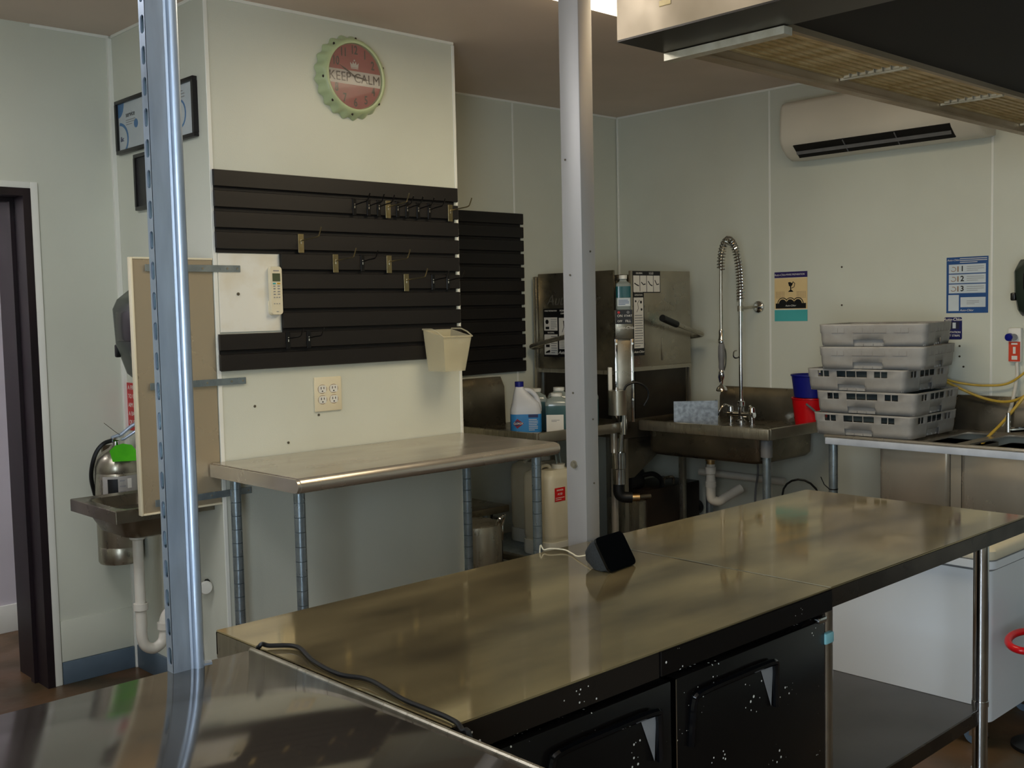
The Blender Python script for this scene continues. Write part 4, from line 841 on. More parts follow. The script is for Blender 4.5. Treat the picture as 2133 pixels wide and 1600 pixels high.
# jugs on the lower shelf
def carboy(x, y, label, red):
    t = thing('chemical_carboy', (x, y, 0.25), label, 'jug', 'cloudy jugs under the dish table'); w, d = 0.115, 0.11
    rg = lambda k, z: [(x + p[0] * k, y + p[1] * k, z) for p in rrect(-w, w, -d, d, 0.045, 5)]
    G().rings([rg(0.98, 0.251), rg(1.02, 0.262), rg(1.02, 0.325)]).obj('tray', jug_low, t, 50)
    G().rings([rg(0.93, 0.3255), rg(0.985, 0.345), rg(1, 0.36), rg(1, 0.645), rg(0.93, 0.672), rg(0.72, 0.684), rg(0.70, 0.690)]).obj('jug_body', jug_m, t, 50)
    G().cyl((x + 0.03, y - 0.03, 0.689), (x + 0.03, y - 0.03, 0.712), 0.035, n=20).obj('cap', jug_low, t)
    G().tube(smooth_path([(x - 0.09, y, 0.688), (x - 0.06, y, 0.705), (x - 0.02, y, 0.706), (x + 0.0, y, 0.69)]), 0.010, 8).obj('handle', jug_m, t)
    for k in (0, 0.03): G().tube(smooth_path([(x + 0.02 + k, y - 0.03, 0.71), (x + 0.02 + k, y - 0.02, 0.76), (x + 0.03 + k * 1.5, y + 0.02, 0.83), (x + 0.05 + k, y + 0.1, 0.866)]), 0.004, 6).obj('feed_tube', clear_bottle, t)
    if red:
        s = Sheet((x, y - d - 0.0006, 0.25), *FY); s.rect(-0.082, -0.006, 0.285, 0.355, red_sign).text('DANGER', -0.044, 0.342, 0.012, white_print).text('ACID', -0.044, 0.322, 0.015, white_print).lines(-0.076, -0.012, 0.290, 0.308, 2, white_print, 0.3); s.done(t, 'warning_label')
carboy(3.955, 3.925, 'cloudy plastic jug with a red warning label under the dish table', True)
carboy(4.125, 4.20, 'cloudy plastic jug behind the worktop legs without a label', False)
tag(G().tube(smooth_path([(3.866, 4.26, 0.44), (3.84, 4.25, 0.445), (3.805, 4.22, 0.42), (3.790, 4.20, 0.36), (3.815, 4.19, 0.30), (3.835, 4.185, 0.262)]), 0.007, 8).obj('drain_hose', rubber), 'black hose looping beside the unlabelled plastic jug', 'hose')
t = thing('low_stand', (3.55, 4.30, 0), 'low stainless stand behind the worktop leg', 'stand')
G().box(3.25, 3.815, 4.09, 4.40, 0.462, 0.50, 0.006).obj('stand_top', steel_dark, t)
for x in (3.28, 3.67):
    for y in (4.12, 4.37): G().cyl((x, y, 0), (x, y, 0.462), 0.015, n=14).obj('leg', galv_leg, t)
t = thing('steel_canister', (3.455, 3.95, 0), 'tall stainless canister with loop handle and hose behind the worktop leg', 'canister')
G().lathe([(0.0, 0.0), (0.122, 0.0), (0.126, 0.012), (0.126, 0.44), (0.120, 0.47), (0.09, 0.485), (0.0, 0.487)], (3.455, 3.95, 0), n=32).obj('canister_body', steel, t)
G().tube(smooth_path([(3.485, 3.83, 0.475), (3.490, 3.815, 0.505), (3.535, 3.83, 0.515), (3.570, 3.87, 0.50), (3.580, 3.90, 0.45)]), 0.008, 8).obj('loop_handle', chrome, t)
G().tube(smooth_path([(3.545, 3.855, 0.46), (3.540, 3.85, 0.43), (3.547, 3.858, 0.39)]), 0.004, 6).obj('latch', chrome, t)
G().tube(smooth_path([(3.555, 3.93, 0.49), (3.589, 3.925, 0.47), (3.595, 3.92, 0.38), (3.591, 3.915, 0.25), (3.593, 3.92, 0.10), (3.600, 3.92, 0.008)]), 0.0065, 8).obj('canister_hose', rubber, t)

# ================================================================== SINK TABLE ALONG THE RIGHT WALL
t = thing('sink_table', (4.85, 3.4, 0), 'stainless sink table with deep bowl right of the dish machine', 'sink')
SX0, SX1, SY0, SY1, SZ = 4.505, XR - 0.004, 2.965, 3.790, 0.903
G().box(SX0 + 0.02, SX1, SY0 + 0.02, SY1, SZ - 0.034, SZ - 0.029).obj('deck', steel_dark, t)
G().box(SX0, SX0 + 0.022, SY0, SY1, SZ - 0.058, SZ, 0.009).obj('rim', steel, t)
G().box(SX0 + 0.022, SX1, SY0, SY0 + 0.022, SZ - 0.058, SZ, 0.009).obj('rim', steel, t)
G().prism([(SX1, SZ - 0.03), (SX1, 1.048), (SX1 - 0.030, 1.048), (SX1 - 0.058, 0.995), (SX1 - 0.062, SZ - 0.03)], 'y', SY0, 3.700).obj('backsplash', steel_dark, t)
loops = [[(p[0], p[1], z) for p in rrect(4.55 + k, 5.05 - k, 3.040 + k, 3.772 - k, 0.045, 5)] for z, k in ((SZ - 0.035, 0), (0.735, 0.004), (0.715, 0.02), (0.708, 0.05))]
G().rings(loops).obj('bowl', steel_dark, t, 50)
G().cyl((4.57, 3.02, 0), (4.57, 3.02, SZ - 0.06), 0.021, n=20).obj('leg', galv_leg, t)
G().cyl((4.57, 3.02, 0.755), (4.57, 3.02, SZ - 0.055), 0.029, n=20).obj('leg_socket', greyp, t)
G().cyl((5.10, 3.760, 0), (5.10, 3.760, SZ - 0.06), 0.021, n=20).obj('leg', galv_leg, t)
dx, dy = 4.76, 3.50
G().cyl((dx, dy, 0.675), (dx, dy, 0.710), 0.028, n=20).cyl((dx, dy, 0.655), (dx, dy, 0.678), 0.022, n=20).obj('strainer', brass, t)
G().lathe([(0.026, 0.485), (0.026, 0.53), (0.030, 0.532), (0.030, 0.56), (0.026, 0.565), (0.024, 0.60), (0.029, 0.605), (0.029, 0.64), (0.024, 0.645), (0.024, 0.657)], (dx, dy, 0), n=20).obj('tailpipe', pvc, t)
G().tube(smooth_path([(dx, dy, 0.49), (dx + 0.005, dy - 0.005, 0.462), (dx + 0.03, dy - 0.03, 0.452), (dx + 0.06, dy - 0.05, 0.47), (dx + 0.15, dy - 0.09, 0.515)], 5), 0.026, 12).obj('trap', pvc, t)
G().cyl((5.02, 3.77, 0.56), (5.14, 3.28, 0.535), 0.021, n=14).obj('waste_pipe', pvc, t)
for k, yy in ((0, 3.33), (1, 3.27)):
    G().tube(smooth_path([(4.95, yy, 0.70), (4.97, yy + 0.01, 0.60), (5.0, yy + 0.045 - 0.02 * k, 0.50), (5.0, yy + 0.05 - 0.01 * k, 0.40), (4.98, yy + 0.03, 0.20), (4.98, yy + 0.03, 0.02)]), 0.006, 8).obj('supply_hose', greyp, t)
tag(G().tube([(4.95 + 0.09 * math.cos(a) * 0.5, 3.06 - 0.085 * math.cos(a), 0.33 + 0.10 * math.sin(a) + 0.004 * i) for i, a in enumerate([2 * PI * k / 18 for k in range(50)])], 0.006, 6)
    .obj('coiled_hose', rubber), 'coil of dark hose by the sink table front leg', 'hose')
# splash plate bent from galvanised sheet
t = thing('splash_plate', (4.66, 3.50, SZ - 0.029), 'upright spangled galvanised splash plate on the sink table', 'plate')
po = Vector((4.66, 3.52, SZ - 0.029))
G().obox(po, RV, (0, 0, 1), -FV, -0.118, 0.118, 0, 0.132, 0, 0.002).obj('plate_sheet', galv_plate, t)
G().obox(po, RV, (0, 0, 1), -FV, 0.116, 0.118, 0, 0.132, -0.06, 0).obox(po, RV, (0, 0, 1), -FV, -0.118, 0.118, 0, 0.002, -0.05, 0).obj('plate_flange', galv_plate, t)

# pre-rinse faucet
t = thing('prerinse_faucet', (4.95, 3.43, SZ - 0.03), 'chrome pre-rinse sprayer faucet with spring arch over the sink', 'faucet')
px_, py_ = 4.95, 3.432
G().cyl((px_, py_, SZ - 0.029), (px_, py_, 1.53), 0.0105, n=16).lathe([(0.03, SZ - 0.029), (0.03, SZ - 0.02), (0.016, SZ - 0.01), (0.016, 0.955), (0.021, 0.96), (0.021, 0.985), (0.013, 0.99), (0.012, 1.0)], (px_, py_, 0), n=20).obj('riser', chrome, t)
G().tube([(px_, py_ + 0.085, 0.915), (px_, py_ - 0.085, 0.915)], 0.016, 12).cyl((px_, py_ + 0.07, SZ - 0.029), (px_, py_ + 0.07, 0.92), 0.014, n=14).cyl((px_, py_ - 0.07, SZ - 0.029), (px_, py_ - 0.07, 0.92), 0.014, n=14).obj('mixing_body', chrome, t)
for sgn in (-1, 1):
    G().lathe([(0.012, 0), (0.018, 0.005), (0.016, 0.03), (0.008, 0.035)], (px_, py_ + sgn * 0.07, 0.925), n=14).tube(smooth_path([(px_, py_ + sgn * 0.07, 0.955), (px_ - 0.04, py_ + sgn * 0.085, 0.965), (px_ - 0.065, py_ + sgn * 0.10, 0.93), (px_ - 0.07, py_ + sgn * 0.105, 0.90)]), 0.007, 8).obj('tap_handle', chrome, t)
arch = smooth_path([(px_, py_, 1.53), (px_, py_, 1.62), (px_ - 0.008, py_ + 0.002, 1.72), (px_ - 0.03, py_ + 0.008, 1.81), (px_ - 0.075, py_ + 0.014, 1.862), (px_ - 0.12, py_ + 0.016, 1.84), (px_ - 0.145, py_ + 0.018, 1.77), (px_ - 0.150, py_ + 0.018, 1.70), (px_ - 0.152, py_ + 0.018, 1.60), (px_ - 0.152, py_ + 0.018, 1.36)], 8)
G().tube(arch, 0.0085, 10).obj('hose', steel, t)
# spring: a helix wound round the upper hose
def helix(path, r, per, n=10):
    P = [Vector(p) for p in path]; L = [0.0]
    for i in range(1, len(P)): L.append(L[-1] + (P[i] - P[i - 1]).length)
    out = []; tot = int(L[-1] / per * n); side = Vector((0, 1, 0)); j = 0
    for k in range(tot):
        q = k / n * per
        while j < len(L) - 2 and L[j + 1] < q: j += 1
        f = (q - L[j]) / max(1e-9, L[j + 1] - L[j]); p = P[j].lerp(P[j + 1], f); T = (P[j + 1] - P[j]).normalized()
        a = (side - T * side.dot(T)).normalized(); c = T.cross(a); w = 2 * PI * k / n
        out.append(p + a * r * math.cos(w) + c * r * math.sin(w))
    return out
G().tube(helix(arch[1:57], 0.0185, 0.0165, 9), 0.0042, 6).obj('spring', chrome, t)
G().cyl((px_, py_, 1.53), (px_, py_, 1.60), 0.0185, n=18).obj('spring_collar', chrome, t)
hx, hy = px_ - 0.152, py_ + 0.018
G().lathe([(0.010, 1.385), (0.013, 1.375), (0.014, 1.335), (0.017, 1.33), (0.017, 1.315), (0.013, 1.31)], (hx, hy, 0), n=18).obj('hose_nut', chrome, t)
G().lathe([(0.013, 1.312), (0.017, 1.29), (0.018, 1.24), (0.015, 1.20), (0.016, 1.18), (0.012, 1.165)], (hx, hy, 0), n=18).obj('spray_grip', greyp, t)
G().lathe([(0.012, 1.166), (0.017, 1.155), (0.016, 1.125), (0.009, 1.11), (0.008, 1.09), (0.026, 1.072), (0.030, 1.058), (0.028, 1.052), (0.0, 1.052)], (hx, hy, 0), n=20).obj('spray_head', chrome, t)
G().tube(smooth_path([(hx + 0.015, hy, 1.30), (hx + 0.033, hy - 0.004, 1.26), (hx + 0.030, hy - 0.004, 1.19), (hx + 0.014, hy, 1.15)]), 0.004, 6).obj('trigger', chrome, t)
G().tube([(hx - 0.02, hy, 1.16), (hx - 0.028, hy, 1.13), (hx - 0.016, hy, 1.10), (hx, hy - 0.004, 1.095), (hx + 0.014, hy, 1.105), (hx + 0.02, hy, 1.13)], 0.003, 6).obj('hold_ring', chrome, t)
G().tube([(px_, py_, 1.493), (px_ + 0.10, py_ + 0.018, 1.497), (XR - 0.01, py_ + 0.042, 1.500)], 0.0085, 10).cyl((px_, py_, 1.478), (px_, py_, 1.508), 0.017, n=16).obj('wall_arm', steel, t)
G().lathe([(0.012, 0.0), (0.018, 0.012), (0.032, 0.022), (0.034, 0.034)], (XR - 0.034, py_ + 0.040, 1.500), (1, 0, 0), 20).obj('wall_flange', chrome, t)
G().tube(smooth_path([(px_, py_, 1.235), (px_ - 0.03, py_ + 0.01, 1.225), (px_ - 0.05, py_ + 0.012, 1.235), (px_ - 0.048, py_ + 0.01, 1.26), (px_ - 0.03, py_ + 0.006, 1.265)]), 0.004, 6).obj('finger_hook', chrome, t)

# nested pails
t = thing('sanitiser_pail', (5.02, 3.055, SZ - 0.029), 'red pail with grey bail handle behind the rack stack', 'bucket')
bx_, by_ = 5.032, 3.050
G().lathe([(0.078, SZ - 0.028), (0.082, SZ - 0.026), (0.098, 1.012), (0.102, 1.014), (0.102, 1.02), (0.094, 1.02), (0.076, SZ - 0.02)], (bx_, by_, 0), n=32).obj('pail_wall', red_plastic, t)
G().tube(smooth_path([Vector((bx_, by_, 0.995)) - FV * 0.104 + RV * -0.055, Vector((bx_, by_, 0.96)) - FV * 0.108 + RV * -0.015, Vector((bx_, by_, 0.90)) - FV * 0.106 + RV * 0.04]), 0.006, 6).obj('bail_handle', greyp, t)
t = thing('sanitiser_pail', (bx_, by_, 1.0), 'blue pail nested on top of the red pail', 'bucket')
G().lathe([(0.072, 1.021), (0.086, 1.023), (0.100, 1.132), (0.105, 1.134), (0.105, 1.142), (0.096, 1.142), (0.080, 1.03)], (bx_, by_, 0), n=32).obj('pail_wall', blue_plastic, t)

# ================================================================== THREE-BOWL SINK
t = thing('compartment_sink', (4.82, 1.7, 0), 'long stainless compartment sink carrying the dish racks', 'sink')
CX0, CX1, CY0, CY1, CZ_ = 4.485, XR - 0.004, 0.55, 2.655, 0.903
g = G().box(CX0 + 0.02, CX1, 2.22, CY1, CZ_ - 0.02, CZ_ - 0.012).box(CX0 + 0.02, 4.60, CY0, 2.22, CZ_ - 0.02, CZ_ - 0.012).box(5.04, CX1, CY0, 2.22, CZ_ - 0.02, CZ_ - 0.012)
for y in (2.03, 1.66, 1.29): g.box(4.60, 5.04, y, y + 0.05, CZ_ - 0.02, CZ_ - 0.012)
g.obj('deck', steel_table, t)
G().box(CX0, CX0 + 0.022, CY0, CY1, CZ_ - 0.012, CZ_, 0.004).box(CX0 + 0.022, CX1, CY1 - 0.022, CY1, CZ_ - 0.045, CZ_, 0.006).obj('rolled_rim', steel_table, t)
G().box(CX0 - 0.004, CX0 + 0.012, CY0, CY1 - 0.01, CZ_ - 0.044, CZ_ - 0.013, 0.003).obj('front_strip', M('pale_tape_strip', (196, 204, 216), 0.4, col2=(180, 188, 200), vs=12), t)
G().prism([(CX1, CZ_ - 0.02), (CX1, 1.055), (CX1 - 0.03, 1.055), (CX1 - 0.055, 1.005), (CX1 - 0.06, CZ_ - 0.02)], 'y', CY0, CY1 - 0.02).obj('backsplash', steel_dark, t)
for a, b in ((2.080, 2.402), (1.705, 2.028), (1.330, 1.653)):
    loops = [[(p[0], p[1], z) for p in rrect(4.530 + k, 5.06 - k, a + k, b - k, 0.02 + k * 0.3, 4)] for z, k in ((CZ_ - 0.05, 0.0), (0.60, 0.0), (0.56, 0.012), (0.54, 0.05))]
    inn = [[(p[0], p[1], z) for p in rrect(4.535 + k, 5.055 - k, a + 0.005 + k, b - 0.005 - k, 0.02, 4)] for z, k in ((0.55, 0.05), (0.60, 0.01), (CZ_ - 0.05, 0.0))]
    G().rings(loops + inn).obj('bowl', steel_table, t, 50)
for y in (2.031, 1.656): G().box(4.545, 4.56, y, y + 0.046, 0.50, CZ_ - 0.05).obj('bowl_web', steel_table, t)
for x in (4.53,):
    for y in (2.63, 0.62):
        lg = G().cyl((x, y, 0), (x, y, CZ_ - 0.045), 0.0205, n=20).obj('leg', galv_leg, t)
        G().lathe([(0.0208, 0.64), (0.0216, 0.641), (0.0216, 0.645), (0.0208, 0.646)], (x, y, 0), n=20, cap=False).tube([(x - 0.02, y + 0.008, 0.643), (x - 0.03, y + 0.03, 0.665), (x - 0.035, y + 0.045, 0.70)], 0.0025, 6).obj('cable_tie', rubber, lg)
# faucet on the backsplash
t = thing('sink_faucet', (5.12, 1.98, 0.95), 'chrome lever faucet of the compartment sink at right edge', 'faucet')
G().cyl((5.128, 1.93, 0.955), (5.06, 1.93, 0.955), 0.016).tube([(5.06, 1.80, 0.955), (5.06, 1.955, 0.955)], 0.017, 12).obj('faucet_body', chrome, t)
G().tube(smooth_path([(5.05, 1.86, 0.945), (4.99, 1.90, 0.935), (4.935, 1.955, 0.930), (4.915, 1.985, 0.928)]), 0.011, 10).obj('spout', chrome, t)
G().cyl((4.915, 1.985, 0.918), (4.915, 1.985, 1.005), 0.012, 0.008, n=14).obj('lever', chrome, t)

# dish racks: five in a stack
def rack_mesh(openw):
    W2 = 0.248
    fr = [0.0, 0.124, 0.180, 0.188, 0.243, 0.314, 0.322, 0.415, 0.423, 0.517, 0.525, 0.606, 0.614, 0.633, 0.704, 0.765, 0.773, 0.834, 1.0]
    opens = [(0.124, 0.180), (0.188, 0.243), (0.322, 0.415), (0.423, 0.517), (0.525, 0.633), (0.704, 0.765), (0.773, 0.834)]
    zs = [0.0, 0.022, 0.031, 0.058, 0.064, 0.092, 0.101]
    half = [0.236, 0.240, 0.241, 0.2425, 0.2455, 0.247, 0.248]
    r = 0.028
    g = G(); b = g.bm; loops = []; flag = []
    for zi, z in enumerate(zs):
        h = half[zi]; lp = []; fl = []
        for side in range(4):
            for k, f in enumerate(fr[1:-1]):
                s_ = -h + 2 * h * f; s_ = max(-h + r, min(h - r, s_))
                p = [(s_, -h), (h, s_), (-s_, h), (-h, -s_)][side]
                lp.append((p[0], p[1], z)); fl.append((side, f))
            cx, cy = [(h - r, -h + r), (h - r, h - r), (-h + r, h - r), (-h + r, -h + r)][side]
            a0 = [-PI / 2, 0, PI / 2, PI][side]
            for q in range(0, 5):
                a = a0 + PI / 2 * (q + 0.5) / 5; lp.append((cx + r * math.cos(a), cy + r * math.sin(a), z)); fl.append((side, 1.0))
        loops.append([b.verts.new(p) for p in lp]); flag = fl
    n = len(loops[0])
    for i in range(len(zs) - 1):
        for j in range(n):
            k = (j + 1) % n; fm = (flag[j][1] + flag[k][1]) / 2; same = flag[j][0] == flag[k][0] and flag[j][1] < 1 and flag[k][1] < 1
            if same and i == 4 and openw and any(a < fm < c for a, c in opens): continue
            if same and i in (0, 1) and 0.322 < fm < 0.62 and (i == 0 or 0.35 < fm < 0.60): continue
            b.faces.new((loops[i][j], loops[i][k], loops[i + 1][k], loops[i + 1][j]))
    wall = g.mesh('rack_wall', rack_m, 40)
    g = G()
    for i in range(11):
        v = -0.225 + i * 0.045
        g.box(v - 0.003, v + 0.003, -0.233, 0.233, 0.002, 0.010); g.box(-0.233, 0.233, v - 0.003, v + 0.003, 0.002, 0.010)
    grid = g.mesh('rack_grid', rack_m)
    hp = []
    for side in range(4):
        g = G(); R = [(1, 0, 0), (0, 1, 0), (-1, 0, 0), (0, -1, 0)][side]; N = [(0, -1, 0), (1, 0, 0), (0, 1, 0), (-1, 0, 0)][side]
        g.fprism([(-0.115, 0.0), (0.085, 0.0), (0.085, 0.045), (-0.115, 0.045)], (0, 0, 0), R, (0, 0, 1), N, 0.222, 0.226); hp.append(g.mesh('handle_recess', rack_m))
    pan = []
    if not openw:
        for side in range(4):
            g = G(); R = [(1, 0, 0), (0, 1, 0), (-1, 0, 0), (0, -1, 0)][side]; N = [(0, -1, 0), (1, 0, 0), (0, 1, 0), (-1, 0, 0)][side]
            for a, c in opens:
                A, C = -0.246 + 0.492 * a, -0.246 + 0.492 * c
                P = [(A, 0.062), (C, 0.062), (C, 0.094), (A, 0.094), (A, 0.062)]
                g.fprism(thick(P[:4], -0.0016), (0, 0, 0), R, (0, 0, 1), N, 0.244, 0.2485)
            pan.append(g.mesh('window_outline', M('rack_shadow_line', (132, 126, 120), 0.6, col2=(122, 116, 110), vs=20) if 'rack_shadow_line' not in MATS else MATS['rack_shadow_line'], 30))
    else:
        for side in range(4):      # dark teal plate seen through the openings
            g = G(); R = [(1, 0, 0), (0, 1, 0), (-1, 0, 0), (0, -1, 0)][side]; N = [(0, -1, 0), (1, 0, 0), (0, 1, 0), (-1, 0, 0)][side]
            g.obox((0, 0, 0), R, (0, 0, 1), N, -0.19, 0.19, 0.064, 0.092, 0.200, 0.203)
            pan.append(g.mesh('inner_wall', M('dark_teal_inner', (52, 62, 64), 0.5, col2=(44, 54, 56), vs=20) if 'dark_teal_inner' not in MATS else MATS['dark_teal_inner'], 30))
    return wall, grid, hp, pan
closed_r, open_r = rack_mesh(False), rack_mesh(True)
def rack(x, y, z, rz, ms, label):
    t = thing('dish_rack', (x, y, z), label, 'dish rack', 'dish racks stacked on the compartment sink'); t.rotation_euler.z = rz; t.scale = (0.97, 0.97, 1); t.location.x -= 0.015; t.location.y += 0.012
    rw = place('rack_wall', ms[0], t, True); sm = rw.modifiers.new('shell', 'SOLIDIFY'); sm.thickness = 0.004; sm.offset = 0
    place('rack_grid', ms[1], t, True)
    for me in ms[2]: place('handle_recess', me, t, True)
    for me in ms[3]: place(me.name.split('.')[0], me, t, True)
RZ0 = CZ_ + 0.001; RH = 0.1025
rack(4.752, 2.468, RZ0, 0.03, open_r, 'grey dish rack at the bottom of the stack')
rack(4.756, 2.458, RZ0 + RH, 0.045, open_r, 'grey dish rack second from the bottom of the stack')
rack(4.748, 2.500, RZ0 + 2 * RH, 0.03, open_r, 'grey dish rack in the middle of the stack, pushed out to the left')
rack(4.745, 2.452, RZ0 + 3 * RH, 0.17, closed_r, 'grey dish rack second from the top of the stack')
rack(4.745, 2.460, RZ0 + 4 * RH, 0.22, closed_r, 'grey dish rack at the top of the stack')

# ================================================================== ON THE RIGHT WALL
t = thing('instruction_poster', (XR, 3.27, 1.42), 'cream poster with black goblet and dish drawing over a teal strip', 'poster')
w_, h_ = 0.205, 0.270
s = Sheet((XR - 0.0, 3.370, 1.418), *FX)
s.rect(0, w_, 0, h_, white_print, 0.001).rect(0, w_, 0, 0.062, teal_print, 0.0016).rect(0, w_, 0.066, h_ - 0.034, cream_print, 0.0016).rect(0, w_, h_ - 0.032, h_, purple_print, 0.0016)
s.text('Auto-Chlor', 0.036, h_ - 0.016, 0.016, white_print, 0.0018, shear=0.3).text('WARE PREPARATION', 0.132, h_ - 0.016, 0.014, white_print, 0.0018, sx=0.85)
s.poly([(0.086, 0.212), (0.092, 0.192), (0.102, 0.188), (0.112, 0.196), (0.118, 0.214), (0.108, 0.208), (0.100, 0.214)], black_print, 0.002).rect(0.099, 0.106, 0.165, 0.19, black_print, 0.002).poly([(0.085, 0.160), (0.120, 0.160), (0.110, 0.170), (0.096, 0.170)], black_print, 0.002)
s.band([(0.114, 0.214), (0.126, 0.205), (0.122, 0.188), (0.108, 0.182)], 0.004, black_print, 0.002)
for i in range(5): s.rect(0.008, 0.062, 0.128 + i * 0.008, 0.129 + i * 0.008, brown_print, 0.0019).rect(0.140, 0.196, 0.128 + i * 0.008, 0.129 + i * 0.008, brown_print, 0.0019)
for i in range(6): s.rect(0.010 + i * 0.010, 0.011 + i * 0.010, 0.126, 0.162, brown_print, 0.0019).rect(0.142 + i * 0.010, 0.143 + i * 0.010, 0.126, 0.162, brown_print, 0.0019)
for cx in (0.052, 0.100, 0.148):
    s.poly(arc(cx, 0.096, 0.034, 0, PI, 16), black_print, 0.0021).poly(arc(cx, 0.096, 0.029, 0, PI, 16), cream_print, 0.0024).poly(arc(cx, 0.096, 0.024, 0, PI, 16), black_print, 0.0027)
s.rect(0.008, 0.197, 0.070, 0.098, black_print, 0.003).text('Auto-Chlor', 0.102, 0.085, 0.014, white_print, 0.0033, shear=0.3); s.done(t, 'poster_print')

t = thing('instruction_chart', (XR, 2.29, 1.45), 'blue chart with numbered rows 1 2 3 on the right wall', 'poster')
w_, h_ = 0.203, 0.270
s = Sheet((XR - 0.0, 2.397, 1.450), *FX)
s.rect(0, w_, 0, h_, blue_print, 0.0012)
for i, tx in enumerate(('3', '2', '1')):
    z = 0.096 + i * 0.048; s.rect(0.012, w_ - 0.012, z, z + 0.043, pale_print, 0.0018).text(tx, 0.078, z + 0.021, 0.036, black_print, 0.0021, bold=0.0008)
    s.band([(0.020 + 0.014 * math.cos(a) + 0.014, z + 0.02 + 0.012 * math.sin(a)) for a in [-2.6 + 4.6 * k / 10 for k in range(11)]], 0.003, brown_print, 0.0021).rect(0.054, 0.060, z + 0.008, z + 0.034, brown_print, 0.0021).lines(0.10, w_ - 0.02, z + 0.008, z + 0.036, 3, grey_print, 0.25, 0.0021)
s.rect(0.010, 0.062, 0.010, 0.088, pale_print, 0.0018).rect(0.070, w_ - 0.012, 0.028, 0.076, pale_print, 0.0018).lines(0.10, 0.16, 0.04, 0.062, 3, grey_print, 0.3, 0.0021).lines(0.08, w_ - 0.03, 0.080, 0.088, 1, white_print, 0.4)
s.text('Auto-Chlor', 0.034, h_ - 0.014, 0.013, white_print, 0.0018, shear=0.3).lines(0.066, w_ - 0.006, 0.240, 0.266, 3, white_print, 0.35, 0.0018).text('Auto-Chlor', 0.10, 0.013, 0.014, white_print, 0.0018, shear=0.3); s.done(t, 'chart_print')

t = thing('test_strip_sign', (XR, 2.36, 1.32), 'small navy sign reading sanitation test strips below the blue chart', 'sign')
s = Sheet((XR - 0.0, 2.407, 1.322), *FX)
s.poly(rrect(0, 0.088, 0, 0.108, 0.008, 4), navy_print, 0.002).rect(0.004, 0.075, 0.050, 0.086, M('dim_navy_panel', (44, 46, 66), 0.4, col2=(38, 40, 60), vs=20), 0.0024)
s.rect(0.010, 0.024, 0.056, 0.082, brown_print, 0.0028).rect(0.042, 0.058, 0.054, 0.082, pale_print, 0.0028).text('Auto-Chlor', 0.044, 0.097, 0.020, white_print, 0.0026, bold=0.0003, shear=0.2)
s.text('SANITATION', 0.042, 0.035, 0.0135, white_print, 0.0026, bold=0.0002).text('TEST STRIPS', 0.042, 0.018, 0.0135, white_print, 0.0026, bold=0.0002); s.done(t, 'sign_print')

t = thing('chemical_dispenser', (XR, 2.04, 1.20), 'white wall dispenser with blue knob and orange label above the sink', 'dispenser')
G().box(XR - 0.030, XR, 2.030, 2.088, 1.218, 1.378, 0.004).obj('dispenser_body', whitep, t)
G().lathe([(0.016, 0.0), (0.019, 0.012), (0.017, 0.026), (0.0, 0.028)], (XR - 0.030, 2.072, 1.335), (-1, 0.25, 0), 18).obj('knob', blue_plastic, t)
G().cyl((XR - 0.030, 2.060, 1.335), (XR - 0.050, 2.055, 1.335), 0.016, n=16).obj('knob_seat', greyp, t)
s = Sheet((XR - 0.0302, 2.088, 1.218), *FX); s.rect(0.004, 0.056, 0.004, 0.096, orange_print, 0.002).rect(0.024, 0.036, 0.040, 0.072, white_print, 0.0024).rect(0.018, 0.044, 0.012, 0.030, white_print, 0.0024).rect(0.016, 0.044, 0.082, 0.090, white_print, 0.0024); s.done(t, 'label_print')
tag(G().tube(smooth_path([(XR - 0.015, 2.052, 1.217), (5.168, 2.050, 1.14), (5.11, 2.055, 1.00), (5.05, 2.07, 0.93)]), 0.008, 10).obj('discharge_tube', pvc), 'pale rigid tube dropping from the wall dispenser into the sink', 'pipe')
tag(G().tube(smooth_path([(5.05, 2.43, 1.170), (5.09, 2.36, 1.135), (5.12, 2.28, 1.113), (5.14, 2.18, 1.106), (5.15, 2.08, 1.120), (5.15, 1.99, 1.190), (5.15, 1.95, 1.26)]), 0.0055, 8).obj('yellow_hose', hose_yellow), 'yellow hose sagging from the rack stack to the dispenser', 'hose')
tag(G().tube(smooth_path([(5.05, 2.40, 1.158), (5.07, 2.29, 1.10), (5.10, 2.17, 1.048), (5.08, 2.05, 1.04), (5.05, 1.95, 1.085), (5.05, 1.90, 1.16)]), 0.0065, 8).obj('yellow_hose', hose_yellow), 'lower yellow hose hanging in front of the sink backsplash', 'hose')
tag(G().tube(smooth_path([(5.0, 1.88, 1.17), (4.97, 1.935, 1.08), (4.95, 2.021, 0.960), (4.945, 2.10, 0.87), (4.94, 2.15, 0.78)]), 0.007, 8).obj('yellow_hose', hose_yellow), 'straight yellow hose dropping into the sink bowl', 'hose')

